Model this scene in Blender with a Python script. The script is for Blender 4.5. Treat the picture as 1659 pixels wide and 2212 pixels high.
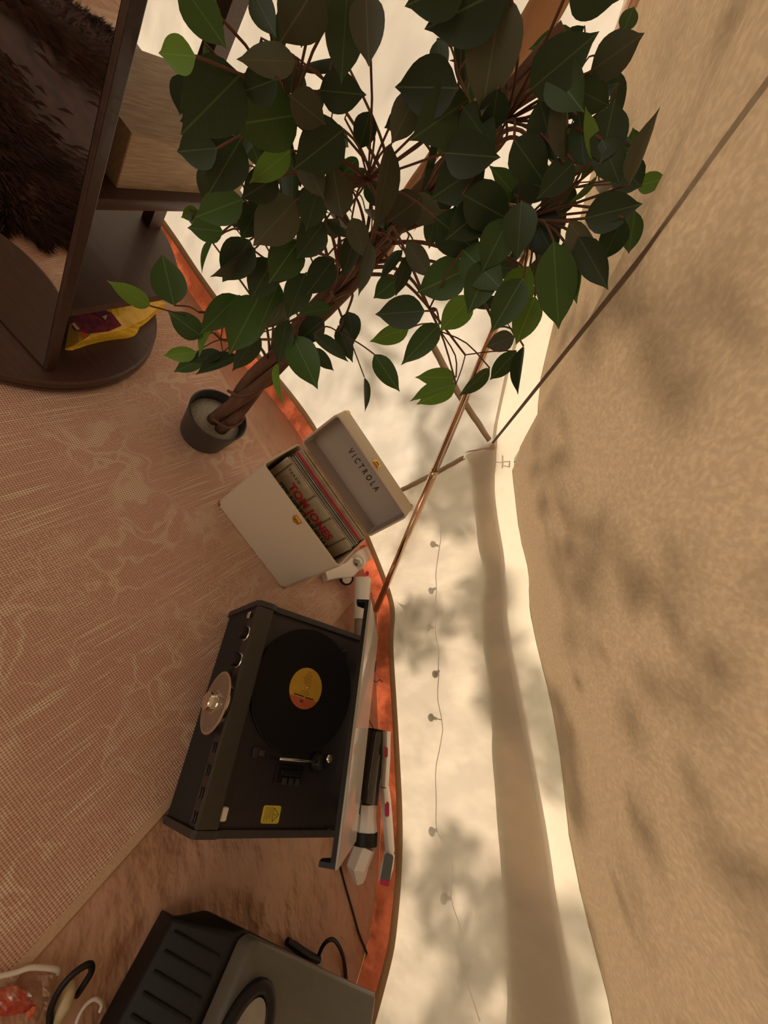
import bpy, bmesh, math, random
from mathutils import Vector, Matrix, noise
random.seed(7)
S = bpy.context.scene
for o in list(bpy.data.objects): bpy.data.objects.remove(o)
COL = S.collection

# ---------------------------------------------------------------- camera
W_, H_ = 1659.0, 2212.0
CX, CY = W_ / 2, H_ / 2
FPX = 859.4
NADIR = (-66.8, 1546.9)
CAMH = 1.1776
up = -Vector((NADIR[0] - CX, NADIR[1] - CY, FPX)).normalized()
vx = Vector((0, 1, 0)); AX = (vx - up * vx.dot(up)).normalized()
fw = Vector((0, 0, 1)); AY = fw - up * fw.dot(up); AY -= AX * AY.dot(AX); AY.normalize()
AZ = up
CAM = Vector((0, 0, CAMH))
cd = bpy.data.cameras.new('camera'); cam = bpy.data.objects.new('camera', cd); COL.objects.link(cam)
S.camera = cam
cd.sensor_fit = 'HORIZONTAL'; cd.sensor_width = 36.0; cd.lens = FPX / W_ * 36.0
cd.clip_start = 0.01; cd.clip_end = 60
cam.matrix_world = Matrix(((AX[0], -AX[1], -AX[2], 0), (AY[0], -AY[1], -AY[2], 0), (AZ[0], -AZ[1], -AZ[2], CAMH), (0, 0, 0, 1)))

# ---------------------------------------------------------------- light and exposure
S.view_settings.view_transform = 'Standard'; S.view_settings.look = 'None'
S.view_settings.gamma = 1.0; S.view_settings.use_curve_mapping = False
S.view_settings.exposure = 0.60
wd = bpy.data.worlds.new('sky'); S.world = wd; wd.use_nodes = True
bg = wd.node_tree.nodes['Background']; bg.inputs[0].default_value = (1.0, 0.86, 0.68, 1); bg.inputs[1].default_value = 1.15
SUN = Vector((0.12, 1.0, 0.42)).normalized()          # towards the sun, behind the back wall
sd = bpy.data.lights.new('sun', 'SUN'); sd.energy = 5.2; sd.color = (1.0, 0.83, 0.65); sd.angle = math.radians(1.6)
so = bpy.data.objects.new('sun', sd); COL.objects.link(so)
so.rotation_euler = (-SUN).to_track_quat('-Z', 'Y').to_euler(); so.location = SUN * 8

# ---------------------------------------------------------------- helpers
def ray(px, py):
    d = Vector((px - CX, py - CY, FPX))
    return Vector((d.dot(AX), d.dot(AY), d.dot(AZ))).normalized()
def atz(px, py, z=0.0):
    r = ray(px, py); return CAM + r * ((z - CAMH) / r.z)
def atd(px, py, d):
    return CAM + ray(px, py) * d
def atplane(px, py, p0, n):
    r = ray(px, py); return CAM + r * ((Vector(p0) - CAM).dot(n) / r.dot(n))
def prep(o, label=None, cat=None, group=None, kind=None):
    if label: o['label'] = label
    if cat: o['category'] = cat
    if group: o['group'] = group
    if kind: o['kind'] = kind
    return o
def thing(name, label, cat, loc=(0, 0, 0), rz=0.0, group=None):
    o = bpy.data.objects.new(name, None); COL.objects.link(o); o.empty_display_size = 0.05
    o.location = loc; o.rotation_euler = (0, 0, rz)
    return prep(o, label, cat, group)
def mk(name, V, F, mat, parent=None, smooth=False, uv=None, recalc=True):
    me = bpy.data.meshes.new(name); me.from_pydata([tuple(v) for v in V], [], F)
    if uv:
        l = me.uv_layers.new(name='UVMap')
        for poly in me.polygons:
            for li in poly.loop_indices: l.data[li].uv = uv[me.loops[li].vertex_index]
    if recalc:
        b = bmesh.new(); b.from_mesh(me); bmesh.ops.recalc_face_normals(b, faces=b.faces); b.to_mesh(me); b.free()
    for m in (mat if isinstance(mat, (list, tuple)) else [mat]): me.materials.append(m)
    if smooth:
        for p in me.polygons: p.use_smooth = True
    o = bpy.data.objects.new(name, me); COL.objects.link(o)
    if parent: o.parent = parent
    return o
class G:
    """collects simple shapes, then links them as one mesh"""
    def __init__(s): s.V = []; s.F = []
    def add(s, V, F):
        n = len(s.V); s.V += [Vector(v) for v in V]; s.F += [tuple(i + n for i in f) for f in F]; return s
    def box(s, a, b, M=None, bev=0.0, seg=2):
        bm = bmesh.new(); bmesh.ops.create_cube(bm, size=1)
        c = [(a[i] + b[i]) / 2 for i in range(3)]; d = [abs(b[i] - a[i]) for i in range(3)]
        for v in bm.verts: v.co = Vector((v.co[i] * d[i] + c[i] for i in range(3)))
        if bev: bmesh.ops.bevel(bm, geom=list(bm.edges), offset=min(bev, min(d) * .45), segments=seg, affect='EDGES', profile=.5)
        bm.verts.index_update()
        V = [(M @ v.co) if M else v.co.copy() for v in bm.verts]
        s.add(V, [tuple(v.index for v in f.verts) for f in bm.faces]); bm.free(); return s
    def lathe(s, prof, M=None, n=32, cap=True):
        V = []; F = []
        for r, z in prof:
            for i in range(n):
                t = 2 * math.pi * i / n; V.append(Vector((r * math.cos(t), r * math.sin(t), z)))
        for k in range(len(prof) - 1):
            for i in range(n):
                j = (i + 1) % n; F.append((k * n + i, k * n + j, (k + 1) * n + j, (k + 1) * n + i))
        if cap:
            F.append(tuple(reversed(range(n)))); F.append(tuple(range((len(prof) - 1) * n, len(prof) * n)))
        if M: V = [M @ v for v in V]
        return s.add(V, F)
    def tube(s, pts, r, n=10, cap=True):
        pts = [Vector(p) for p in pts]; R = r if isinstance(r, (list, tuple)) else [r] * len(pts)
        V = []; F = []; prev = None
        for k, p in enumerate(pts):
            t = (pts[min(k + 1, len(pts) - 1)] - pts[max(k - 1, 0)]).normalized()
            if prev is None: a = t.orthogonal().normalized()
            else: a = (prev - t * prev.dot(t)).normalized()
            prev = a; b = t.cross(a)
            for i in range(n):
                q = 2 * math.pi * i / n; V.append(p + (a * math.cos(q) + b * math.sin(q)) * R[k])
        for k in range(len(pts) - 1):
            for i in range(n):
                j = (i + 1) % n; F.append((k * n + i, k * n + j, (k + 1) * n + j, (k + 1) * n + i))
        if cap: F.append(tuple(reversed(range(n)))); F.append(tuple(range((len(pts) - 1) * n, len(pts) * n)))
        return s.add(V, F)
    def prism(s, poly, z0, z1, M=None):
        n = len(poly); V = [Vector((p[0], p[1], z0)) for p in poly] + [Vector((p[0], p[1], z1)) for p in poly]
        F = [tuple(reversed(range(n))), tuple(range(n, 2 * n))] + [(i, (i + 1) % n, n + (i + 1) % n, n + i) for i in range(n)]
        if M: V = [M @ v for v in V]
        return s.add(V, F)
    def build(s, name, mat, parent=None, smooth=False): return mk(name, s.V, s.F, mat, parent, smooth)
def smooth_by_angle(o, deg=40):
    me = o.data
    for p in me.polygons: p.use_smooth = True
    b = bmesh.new(); b.from_mesh(me)
    for e in b.edges:
        if len(e.link_faces) == 2 and e.calc_face_angle(0) > math.radians(deg): e.smooth = False
    b.to_mesh(me); b.free(); return o
def spline(pts, n=8):
    pts = [Vector(p) for p in pts]; out = []
    for i in range(len(pts) - 1):
        p0 = pts[max(i - 1, 0)]; p1 = pts[i]; p2 = pts[i + 1]; p3 = pts[min(i + 2, len(pts) - 1)]
        for k in range(n):
            t = k / n
            out.append(.5 * ((2 * p1) + (p2 - p0) * t + (2 * p0 - 5 * p1 + 4 * p2 - p3) * t * t + (3 * p1 - p0 - 3 * p2 + p3) * t ** 3))
    out.append(pts[-1]); return out
def axisM(o, d, x=None):
    """matrix with local z along d, origin o"""
    d = Vector(d).normalized(); a = Vector(x) if x else d.orthogonal(); a = (a - d * a.dot(d)).normalized(); b = d.cross(a)
    return Matrix(((a.x, b.x, d.x, o[0]), (a.y, b.y, d.y, o[1]), (a.z, b.z, d.z, o[2]), (0, 0, 0, 1)))
def rrect(x0, y0, x1, y1, r, n=5):
    P = []
    for cx, cy, a in ((x1 - r, y1 - r, 0), (x0 + r, y1 - r, 90), (x0 + r, y0 + r, 180), (x1 - r, y0 + r, 270)):
        for k in range(n + 1):
            t = math.radians(a + 90 * k / n); P.append((cx + r * math.cos(t), cy + r * math.sin(t)))
    return P
def open_box(w, d, h, t, r):
    g = G(); o = rrect(0, 0, w, d, r); i = rrect(t, t, w - t, d - t, max(r - t, .002)); n = len(o); b = .003
    ob = rrect(b, b, w - b, d - b, r - b)
    om = rrect(.0012, .0012, w - .0012, d - .0012, r - .001)
    loops = [(ob, 0), (o, b), (o, h - .003), (om, h - .0006), (rrect(.003, .003, w - .003, d - .003, r - .003), h), (rrect(t - .001, t - .001, w - t + .001, d - t + .001, max(r - t, .003)), h), (i, h - .001), (i, t)]
    V = []; F = []
    for L, z in loops: V += [Vector((p[0], p[1], z)) for p in L]
    for k in range(len(loops) - 1):
        for a in range(n): F.append((k * n + a, k * n + (a + 1) % n, (k + 1) * n + (a + 1) % n, (k + 1) * n + a))
    F.append(tuple(reversed(range(n)))); F.append(tuple(range((len(loops) - 1) * n, len(loops) * n)))
    return g.add(V, F)
def text(name, s, size, M, mat, parent, ext=.0004, space=1.0, bold=0.0, xs=1.0, ang=0):
    cu = bpy.data.curves.new(name, 'FONT'); cu.body = s; cu.size = size; cu.extrude = ext; cu.space_character = space; cu.offset = bold
    cu.align_x = 'LEFT'; cu.shear = ang; cu.resolution_u = 3
    tmp = bpy.data.objects.new('tmp', cu); COL.objects.link(tmp)
    bpy.context.view_layer.update()
    me = bpy.data.meshes.new_from_object(tmp.evaluated_get(bpy.context.evaluated_depsgraph_get()))
    bpy.data.objects.remove(tmp)
    me.materials.clear(); me.materials.append(mat)
    for v in me.vertices: v.co = M @ Vector((v.co.x * xs, v.co.y, v.co.z))
    me.name = name; o = bpy.data.objects.new(name, me); COL.objects.link(o); o.parent = parent; return o

# ---------------------------------------------------------------- materials
def nm(name):
    m = bpy.data.materials.new(name); m.use_nodes = True; nt = m.node_tree; nt.nodes.clear()
    out = nt.nodes.new('ShaderNodeOutputMaterial'); return m, nt, out
def node(nt, t, **k):
    n = nt.nodes.new(t)
    for a, v in k.items():
        if a.startswith('i_'): n.inputs[a[2:].replace('_', ' ')].default_value = v
        else: setattr(n, a, v)
    return n
def ramp(nt, src, stops):
    r = nt.nodes.new('ShaderNodeValToRGB'); e = r.color_ramp.elements
    while len(e) < len(stops): e.new(.5)
    for q, (p, c) in zip(e, stops): q.position = p; q.color = (*c, 1) if len(c) == 3 else c
    nt.links.new(src, r.inputs[0]); return r.outputs[0]
def noise_n(nt, scale, detail=3, stretch=None, coord='Object', rough=.5):
    tc = nt.nodes.new('ShaderNodeTexCoord'); mp = nt.nodes.new('ShaderNodeMapping')
    if stretch: mp.inputs['Scale'].default_value = stretch
    nt.links.new(tc.outputs[coord], mp.inputs[0]); n = nt.nodes.new('ShaderNodeTexNoise')
    n.inputs['Scale'].default_value = scale; n.inputs['Detail'].default_value = detail; n.inputs['Roughness'].default_value = rough
    nt.links.new(mp.outputs[0], n.inputs['Vector']); return n.outputs[0]
def bump(nt, src, st, dist=.01):
    b = nt.nodes.new('ShaderNodeBump'); b.inputs['Strength'].default_value = st; b.inputs['Distance'].default_value = dist
    nt.links.new(src, b.inputs['Height']); return b.outputs[0]
def simple(name, c, rough=.5, metal=0.0, c2=None, sc=60, st=None, bmp=0.0, bd=.001, spec=.5, coat=0.0, trans=0.0, alpha=1.0):
    m, nt, out = nm(name); p = nt.nodes.new('ShaderNodeBsdfPrincipled'); nt.links.new(p.outputs[0], out.inputs[0])
    c2 = c2 or tuple(x * .85 for x in c)
    nz = noise_n(nt, sc, 4, st)
    nt.links.new(ramp(nt, nz, [(.3, c2), (.7, c)]), p.inputs['Base Color'])
    p.inputs['Roughness'].default_value = rough; p.inputs['Metallic'].default_value = metal
    p.inputs['Specular IOR Level'].default_value = spec; p.inputs['Coat Weight'].default_value = coat
    p.inputs['Transmission Weight'].default_value = trans; p.inputs['Alpha'].default_value = alpha
    if bmp: nt.links.new(bump(nt, nz, bmp, bd), p.inputs['Normal'])
    return m
def fabric(name, c, ctr, tmix, wrinkle=.35, sc=5, weave=900, thin=None, c2=None):
    """canvas: diffuse reflection plus diffuse transmission; 'thin' = noise that varies how much the weave lets through"""
    m, nt, out = nm(name)
    d = node(nt, 'ShaderNodeBsdfDiffuse'); t = node(nt, 'ShaderNodeBsdfTranslucent'); mx = node(nt, 'ShaderNodeMixShader')
    d.inputs[0].default_value = (*c, 1)
    n1 = noise_n(nt, sc, 3, (1, 1, .6)); n2 = noise_n(nt, weave, 1)
    nb = noise_n(nt, 90, 3)
    col = ramp(nt, nb, [(.25, tuple(x * .93 for x in ctr)), (.75, ctr)])
    if thin:
        nn = noise_n(nt, thin[0], 4, thin[1], rough=.6)
        mm = ramp(nt, nn, [(.42, tuple(x * thin[2] for x in ctr)), (.68, ctr)])
        nt.links.new(mm, t.inputs[0])
    else: nt.links.new(col, t.inputs[0])
    mx.inputs[0].default_value = tmix
    b = bump(nt, n1, wrinkle, .03); b2 = node(nt, 'ShaderNodeBump'); b2.inputs['Strength'].default_value = .12; b2.inputs['Distance'].default_value = .001
    nt.links.new(n2, b2.inputs['Height']); nt.links.new(b, b2.inputs['Normal'])
    for q in (d, t): nt.links.new(b2.outputs[0], q.inputs['Normal'])
    nt.links.new(d.outputs[0], mx.inputs[1]); nt.links.new(t.outputs[0], mx.inputs[2]); nt.links.new(mx.outputs[0], out.inputs[0])
    return m
CANVAS = fabric('canvas_wall', (.80, .74, .64), (.56, .49, .40), .5, .8, 6, thin=(16, (1, 1, .45), .80))
DOORC = fabric('canvas_door', (.82, .78, .72), (.60, .555, .49), .5, .9, 5, thin=(9, (1, 1, .5), .78))
BAND = fabric('canvas_band', (.80, .74, .64), (.66, .59, .48), .52, .3, 8)
ROOFC = fabric('canvas_roof', (.52, .42, .31), (.25, .178, .108), .42, .06, 5, thin=(140, (1.2, .8, .7), .74))
VALC = fabric('canvas_valance', (.62, .50, .38), (.40, .29, .19), .42, .2, 5)
HEMC = fabric('canvas_hem', (.45, .33, .20), (.35, .22, .12), .3, .3, 20)
BATH = fabric('groundsheet_orange', (.42, .18, .11), (.52, .115, .05), .5, .8, 14, thin=(9, (1, 1, .7), .30))
SHADEC = fabric('shadow_tan', (.62, .48, .36), (.36, .27, .18), .45, .1, 12)  # soft tan that imitates shadow lines on the canvas
TANC = fabric('tan_door_cloth', (.55, .38, .25), (.62, .38, .20), .45, .5, 12)
def mat_floor():
    m, nt, out = nm('groundsheet_floor'); p = node(nt, 'ShaderNodeBsdfPrincipled'); nt.links.new(p.outputs[0], out.inputs[0])
    a = noise_n(nt, 3.0, 4, (1, 1.8, 1)); c = ramp(nt, a, [(.3, (.42, .235, .16)), (.7, (.56, .345, .245))])
    nt.links.new(c, p.inputs['Base Color']); p.inputs['Roughness'].default_value = .5
    b = noise_n(nt, 7, 4, (1, 1.6, 1), rough=.45); nt.links.new(bump(nt, b, .9, .06), p.inputs['Normal']); return m
FLOORM = mat_floor()
def mat_rug():
    m, nt, out = nm('rug_weave'); p = node(nt, 'ShaderNodeBsdfPrincipled'); nt.links.new(p.outputs[0], out.inputs[0])
    tc = node(nt, 'ShaderNodeTexCoord')
    def M(sc, rot=0):
        mp = node(nt, 'ShaderNodeMapping'); mp.inputs['Scale'].default_value = sc; mp.inputs['Rotation'].default_value = (0, 0, rot)
        nt.links.new(tc.outputs['Object'], mp.inputs[0]); return mp.outputs[0]
    def mth(op, a, b=None, v=None):
        q = node(nt, 'ShaderNodeMath', operation=op)
        for i, s in enumerate((a, b)):
            if s is None: continue
            if isinstance(s, (int, float)): q.inputs[i].default_value = s
            else: nt.links.new(s, q.inputs[i])
        return q.outputs[0]
    # woven knots: product of two sines
    sx = node(nt, 'ShaderNodeSeparateXYZ'); nt.links.new(M((1, 1, 1), math.radians(0)), sx.inputs[0])
    kx = mth('SINE', mth('MULTIPLY', mth('ADD', sx.outputs[0], sx.outputs[1]), 580)); ky = mth('SINE', mth('MULTIPLY', mth('SUBTRACT', sx.outputs[0], sx.outputs[1]), 580))
    knot = mth('ADD', mth('MULTIPLY', mth('MULTIPLY', kx, ky), .5), .5)
    # broken light lines running along the rug
    ln = node(nt, 'ShaderNodeTexNoise'); ln.inputs['Scale'].default_value = 1; ln.inputs['Detail'].default_value = 2; nt.links.new(M((240, 5, 1)), ln.inputs['Vector'])
    line = ramp(nt, ln.outputs[0], [(.55, (0, 0, 0)), (.60, (1, 1, 1))])
    # vine outlines
    vo = node(nt, 'ShaderNodeTexVoronoi', feature='DISTANCE_TO_EDGE'); vo.inputs['Scale'].default_value = 11
    wn = node(nt, 'ShaderNodeTexNoise'); wn.inputs['Scale'].default_value = 7; wn.inputs['Detail'].default_value = 3; nt.links.new(tc.outputs['Object'], wn.inputs['Vector'])
    ad = node(nt, 'ShaderNodeVectorMath', operation='MULTIPLY_ADD'); ad.inputs[1].default_value = (.30, .30, 0); nt.links.new(wn.outputs[1], ad.inputs[0]); nt.links.new(tc.outputs['Object'], ad.inputs[2]); nt.links.new(ad.outputs[0], vo.inputs['Vector'])
    vine = ramp(nt, vo.outputs[0], [(.03, (.8, .8, .8)), (.09, (0, 0, 0))])
    br = node(nt, 'ShaderNodeTexNoise'); br.inputs['Scale'].default_value = 5; br.inputs['Detail'].default_value = 4; nt.links.new(M((1, 1, 1)), br.inputs['Vector'])
    brk = ramp(nt, br.outputs[0], [(.45, (0, 0, 0)), (.56, (1, 1, 1))])
    patt = mth('MAXIMUM', mth('MULTIPLY', vine, brk), mth('MULTIPLY', line, mth('SUBTRACT', 1.1, brk)))
    sp = node(nt, 'ShaderNodeTexNoise'); sp.inputs['Scale'].default_value = 160; sp.inputs['Detail'].default_value = 2; nt.links.new(M((1, 1, 1)), sp.inputs['Vector'])
    spk = ramp(nt, sp.outputs[0], [(.47, (0, 0, 0)), (.60, (1, 1, 1))])
    cl = node(nt, 'ShaderNodeTexNoise'); cl.inputs['Scale'].default_value = 2.2; cl.inputs['Detail'].default_value = 3; nt.links.new(M((1, 1, 1)), cl.inputs['Vector'])
    clm = ramp(nt, cl.outputs[0], [(.4, (.1, .1, .1)), (.65, (.75, .75, .75))])
    tan = mth('MAXIMUM', mth('MULTIPLY', patt, .85), mth('MULTIPLY', spk, clm))
    fac = mth('MULTIPLY', tan, mth('ADD', mth('MULTIPLY', knot, .8), .38))
    mx = node(nt, 'ShaderNodeMixRGB'); mx.inputs[1].default_value = (.64, .395, .305, 1); mx.inputs[2].default_value = (.84, .69, .54, 1); nt.links.new(fac, mx.inputs[0])
    mk2 = node(nt, 'ShaderNodeMixRGB', blend_type='MULTIPLY'); mk2.inputs[0].default_value = 1
    kc = ramp(nt, knot, [(.1, (.52, .46, .44)), (.6, (1.0, 1.0, 1.0))]); nt.links.new(mx.outputs[0], mk2.inputs[1]); nt.links.new(kc, mk2.inputs[2])
    nt.links.new(mk2.outputs[0], p.inputs['Base Color']); p.inputs['Roughness'].default_value = .9; p.inputs['Specular IOR Level'].default_value = .15
    hh = mth('ADD', knot, mth('MULTIPLY', tan, .5)); nt.links.new(bump(nt, hh, .6, .002), p.inputs['Normal'])
    return m
RUG = mat_rug(); RUGH = simple('rug_hem', (.60, .42, .30), .9, c2=(.5, .33, .23), sc=300, bmp=.4)
def wood(name, c, c2, sc=14, st=(1, 9, 9), rough=.4, coat=.1):
    m, nt, out = nm(name); p = node(nt, 'ShaderNodeBsdfPrincipled'); nt.links.new(p.outputs[0], out.inputs[0])
    a = noise_n(nt, sc, 5, st, rough=.6); nt.links.new(ramp(nt, a, [(.3, c2), (.68, c)]), p.inputs['Base Color'])
    p.inputs['Roughness'].default_value = rough; p.inputs['Coat Weight'].default_value = coat
    nt.links.new(bump(nt, a, .12, .001), p.inputs['Normal']); return m
WALNUT = wood('walnut', (.068, .028, .019), (.042, .017, .012)); WALEDGE = wood('walnut_edge', (.05, .022, .016), (.033, .015, .011))
OAKBOX = wood('pale_wood_print', (.52, .38, .25), (.30, .20, .12), 16, (12, 1.2, 16), .6, 0)
MIRROR = simple('mirror_glass', (.86, .86, .84), .02, 1.0, c2=(.85, .85, .83))
BARK = wood('ficus_bark', (.17, .085, .05), (.07, .032, .02), 40, (1, 1, .25), .85, 0)
TWIG = simple('twig', (.14, .06, .035), .8)
POT = simple('black_pot', (.035, .033, .035), .42, c2=(.028, .026, .028)); SOIL = simple('grey_foam_soil', (.42, .38, .33), .9, c2=(.30, .27, .23), sc=120, bmp=.4)
def leafmat(name, c, rib, back, tr, rough=.42):
    m, nt, out = nm(name)
    uvn = node(nt, 'ShaderNodeUVMap'); sp = node(nt, 'ShaderNodeSeparateXYZ'); nt.links.new(uvn.outputs[0], sp.inputs[0])
    ab = node(nt, 'ShaderNodeMath', operation='ABSOLUTE'); nt.links.new(sp.outputs[0], ab.inputs[0])
    rb = ramp(nt, ab.outputs[0], [(.0, (1, 1, 1)), (.045, (0, 0, 0))])
    # side veins
    k = node(nt, 'ShaderNodeMath', operation='MULTIPLY_ADD'); nt.links.new(ab.outputs[0], k.inputs[0]); k.inputs[1].default_value = -.28; nt.links.new(sp.outputs[1], k.inputs[2])
    k2 = node(nt, 'ShaderNodeMath', operation='MULTIPLY'); nt.links.new(k.outputs[0], k2.inputs[0]); k2.inputs[1].default_value = 75
    k3 = node(nt, 'ShaderNodeMath', operation='SINE'); nt.links.new(k2.outputs[0], k3.inputs[0])
    ve = ramp(nt, k3.outputs[0], [(.85, (0, 0, 0)), (1.0, (.10, .10, .10))])
    mxx = node(nt, 'ShaderNodeMath', operation='MAXIMUM'); nt.links.new(rb, mxx.inputs[0]); nt.links.new(ve, mxx.inputs[1])
    oi = node(nt, 'ShaderNodeObjectInfo'); hsv = node(nt, 'ShaderNodeHueSaturation'); mr = node(nt, 'ShaderNodeMapRange')
    nt.links.new(oi.outputs['Random'], mr.inputs[0]); mr.inputs[3].default_value = .75; mr.inputs[4].default_value = 1.25; nt.links.new(mr.outputs[0], hsv.inputs['Value'])
    geo = node(nt, 'ShaderNodeNewGeometry'); mf = node(nt, 'ShaderNodeMixRGB'); mf.inputs[1].default_value = (*c, 1); mf.inputs[2].default_value = (*back, 1); nt.links.new(geo.outputs['Backfacing'], mf.inputs[0])
    nt.links.new(mf.outputs[0], hsv.inputs['Color'])
    mc = node(nt, 'ShaderNodeMixRGB'); nt.links.new(mxx.outputs[0], mc.inputs[0]); nt.links.new(hsv.outputs[0], mc.inputs[1]); mc.inputs[2].default_value = (*rib, 1)
    p = node(nt, 'ShaderNodeBsdfPrincipled'); nt.links.new(mc.outputs[0], p.inputs['Base Color']); p.inputs['Roughness'].default_value = rough; p.inputs['Specular IOR Level'].default_value = .35
    t = node(nt, 'ShaderNodeBsdfTranslucent'); tcg = node(nt, 'ShaderNodeMixRGB', blend_type='MULTIPLY'); tcg.inputs[0].default_value = 1; nt.links.new(mc.outputs[0], tcg.inputs[1]); tcg.inputs[2].default_value = (1.6, 1.9, .7, 1); nt.links.new(tcg.outputs[0], t.inputs[0])
    nt.links.new(bump(nt, mxx.outputs[0], -.4, .001), p.inputs['Normal'])
    ms = node(nt, 'ShaderNodeMixShader'); ms.inputs[0].default_value = tr; nt.links.new(p.outputs[0], ms.inputs[1]); nt.links.new(t.outputs[0], ms.inputs[2]); nt.links.new(ms.outputs[0], out.inputs[0])
    return m
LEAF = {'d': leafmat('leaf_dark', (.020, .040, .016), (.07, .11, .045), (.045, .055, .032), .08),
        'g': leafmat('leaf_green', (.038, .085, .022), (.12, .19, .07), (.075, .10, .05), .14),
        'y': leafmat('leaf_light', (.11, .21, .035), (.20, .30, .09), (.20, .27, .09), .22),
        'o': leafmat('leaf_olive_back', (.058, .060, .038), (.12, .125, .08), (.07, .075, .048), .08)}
CREAM = simple('cream_leatherette', (.60, .51, .40), .55, c2=(.56, .475, .37), sc=500, bmp=.25, bd=.0005)
LINER = simple('lilac_grey_lining', (.43, .37, .34), .8, c2=(.40, .34, .31), sc=400, bmp=.2)
GOLD = simple('brass', (.80, .55, .16), .22, 1.0, c2=(.7, .45, .12))
INK = simple('dark_print', (.035, .03, .03), .6)
BLACK = simple('black_plastic', (.010, .009, .010), .45, c2=(.007, .006, .007), spec=.3); BLACKM = simple('black_grille_cloth', (.014, .012, .014), .8, sc=700, bmp=.5)
DECKM = simple('brushed_dark_deck', (.028, .022, .026), .42, c2=(.019, .015, .018), sc=8, st=(2, 40, 2)); PANELM = simple('dark_grey_side_panel', (.028, .024, .026), .5, c2=(.038, .032, .034))
LIDM = simple('satin_grey_lid', (.36, .32, .29), .42, c2=(.34, .30, .27), sc=5, st=(60, 2, 2), coat=.6)
CHROME = simple('chrome', (.80, .76, .70), .12, 1.0, c2=(.78, .74, .68)); STEEL = simple('steel_tube', (.5, .5, .5), .25, 1.0)
def mat_vinyl():
    m, nt, out = nm('vinyl'); p = node(nt, 'ShaderNodeBsdfPrincipled'); nt.links.new(p.outputs[0], out.inputs[0])
    p.inputs['Base Color'].default_value = (.008, .008, .009, 1); p.inputs['Roughness'].default_value = .16
    tc = node(nt, 'ShaderNodeTexCoord'); w = node(nt, 'ShaderNodeTexWave', wave_type='RINGS', rings_direction='Z'); w.inputs['Scale'].default_value = 260
    nt.links.new(tc.outputs['Object'], w.inputs[0]); nt.links.new(bump(nt, w.outputs[0], .08, .0004), p.inputs['Normal']); return m
VINYL = mat_vinyl()
LABY = simple('label_yellow', (.62, .36, .035), .5, c2=(.56, .32, .03)); LABR = simple('label_orange_red', (.60, .13, .05), .5)
YEL = simple('sticker_yellow', (.72, .58, .06), .5); WHITEP = simple('white_plastic', (.74, .70, .66), .3, c2=(.72, .68, .64)); MAG = simple('magenta_plastic', (.50, .015, .09), .25, c2=(.45, .012, .08), coat=.5)
SMOKE = simple('smoked_plastic', (.05, .045, .045), .12, c2=(.04, .035, .035), coat=.5); GREYP = simple('grey_plastic', (.30, .28, .26), .4); SLATE = simple('slate_screen', (.10, .12, .12), .25)
COPPER = simple('iridescent_pole', (.80, .50, .42), .16, 1.0, c2=(.62, .55, .36), sc=5, st=(1, 1, 3))
def cloth(n, c, r=.7): return simple(n, c, r)
CORDM = simple('guy_cord', (.22, .165, .12), .8); WEB = simple('webbing', (.62, .46, .36), .8, sc=300, bmp=.4)

# ---------------------------------------------------------------- tent shell
BASE = [(-2.6, -.9), (-2.35, -.30), (-1.95, .12), (-1.484, .449), (-1.264, .576), (-1.035, .721), (-.748, .925), (-.38, 1.045), (-.27, 1.078), (-.02, 1.118),
        (.139, 1.06), (.42, .984), (.654, .913), (.818, .831), (.911, .751), (1.05, .55), (1.22, .2), (1.3, -.3), (1.2, -1.0), (.8, -1.8), (0, -2.4), (-.9, -2.5), (-1.8, -2.2), (-2.4, -1.6)]
BASE = [Vector((a, b, 0)) for a, b in BASE]
NS = len(BASE)
def basept(s):
    i = int(math.floor(s)); t = s - i; p = [BASE[(i + k) % NS] for k in (-1, 0, 1, 2)]
    if i == 6: p[3] = p[2] * 2 - p[1]          # keep the corner by the toggle crisp
    if i == 7: p[0] = p[1] * 2 - p[2]
    return .5 * ((2 * p[1]) + (p[2] - p[0]) * t + (2 * p[0] - 5 * p[1] + 4 * p[2] - p[3]) * t * t + (3 * p[1] - p[0] - 3 * p[2] + p[3]) * t ** 3)
def hitwall(px, py):
    """where the sight line meets the standing canvas: returns (s, z)"""
    r = ray(px, py); best = None
    for j in range(12, 104):
        a, b = basept(j / 6), basept((j + 1) / 6); e = b - a; n = Vector((-e.y, e.x, 0)); den = r.dot(n)
        if abs(den) < 1e-9: continue
        t = (a - CAM).dot(n) / den
        if t <= 0: continue
        P = CAM + r * t; k = (Vector((P.x - a.x, P.y - a.y, 0)).dot(e)) / e.length_squared
        if -.02 <= k <= 1.02 and (best is None or t < best[0]): best = (t, (j + k) / 6, P.z)
    return best[1], best[2]
def lerp_tab(tab, s):
    if s <= tab[0][0]: return tab[0][1]
    for (a, za), (b, zb) in zip(tab, tab[1:]):
        if s <= b: return za + (zb - za) * (s - a) / max(b - a, 1e-6)
    return tab[-1][1]
LA = [(1080, 1237 - 200), (1032, 1040), (1040, 1180), (1045, 1300), (1052, 1420), (1070, 1560), (1080, 1700), (1095, 1900), (1103, 2112), (1106, 2200)]
LA = [(1020, 1005), (1030, 1060), (1040, 1180), (1045, 1300), (1052, 1420), (1070, 1600), (1082, 1750), (1095, 1900), (1103, 2112), (1106, 2200)]
LB = [(1350, 0), (1290, 180), (1240, 330), (1215, 400), (1170, 540), (1125, 700), (1093, 815), (1066, 940), (1066, 1010), (1070, 1130), (1084, 1250), (1098, 1400), (1122, 1520), (1145, 1640), (1165, 1750), (1190, 1920), (1212, 2050), (1240, 2205)]
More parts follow.
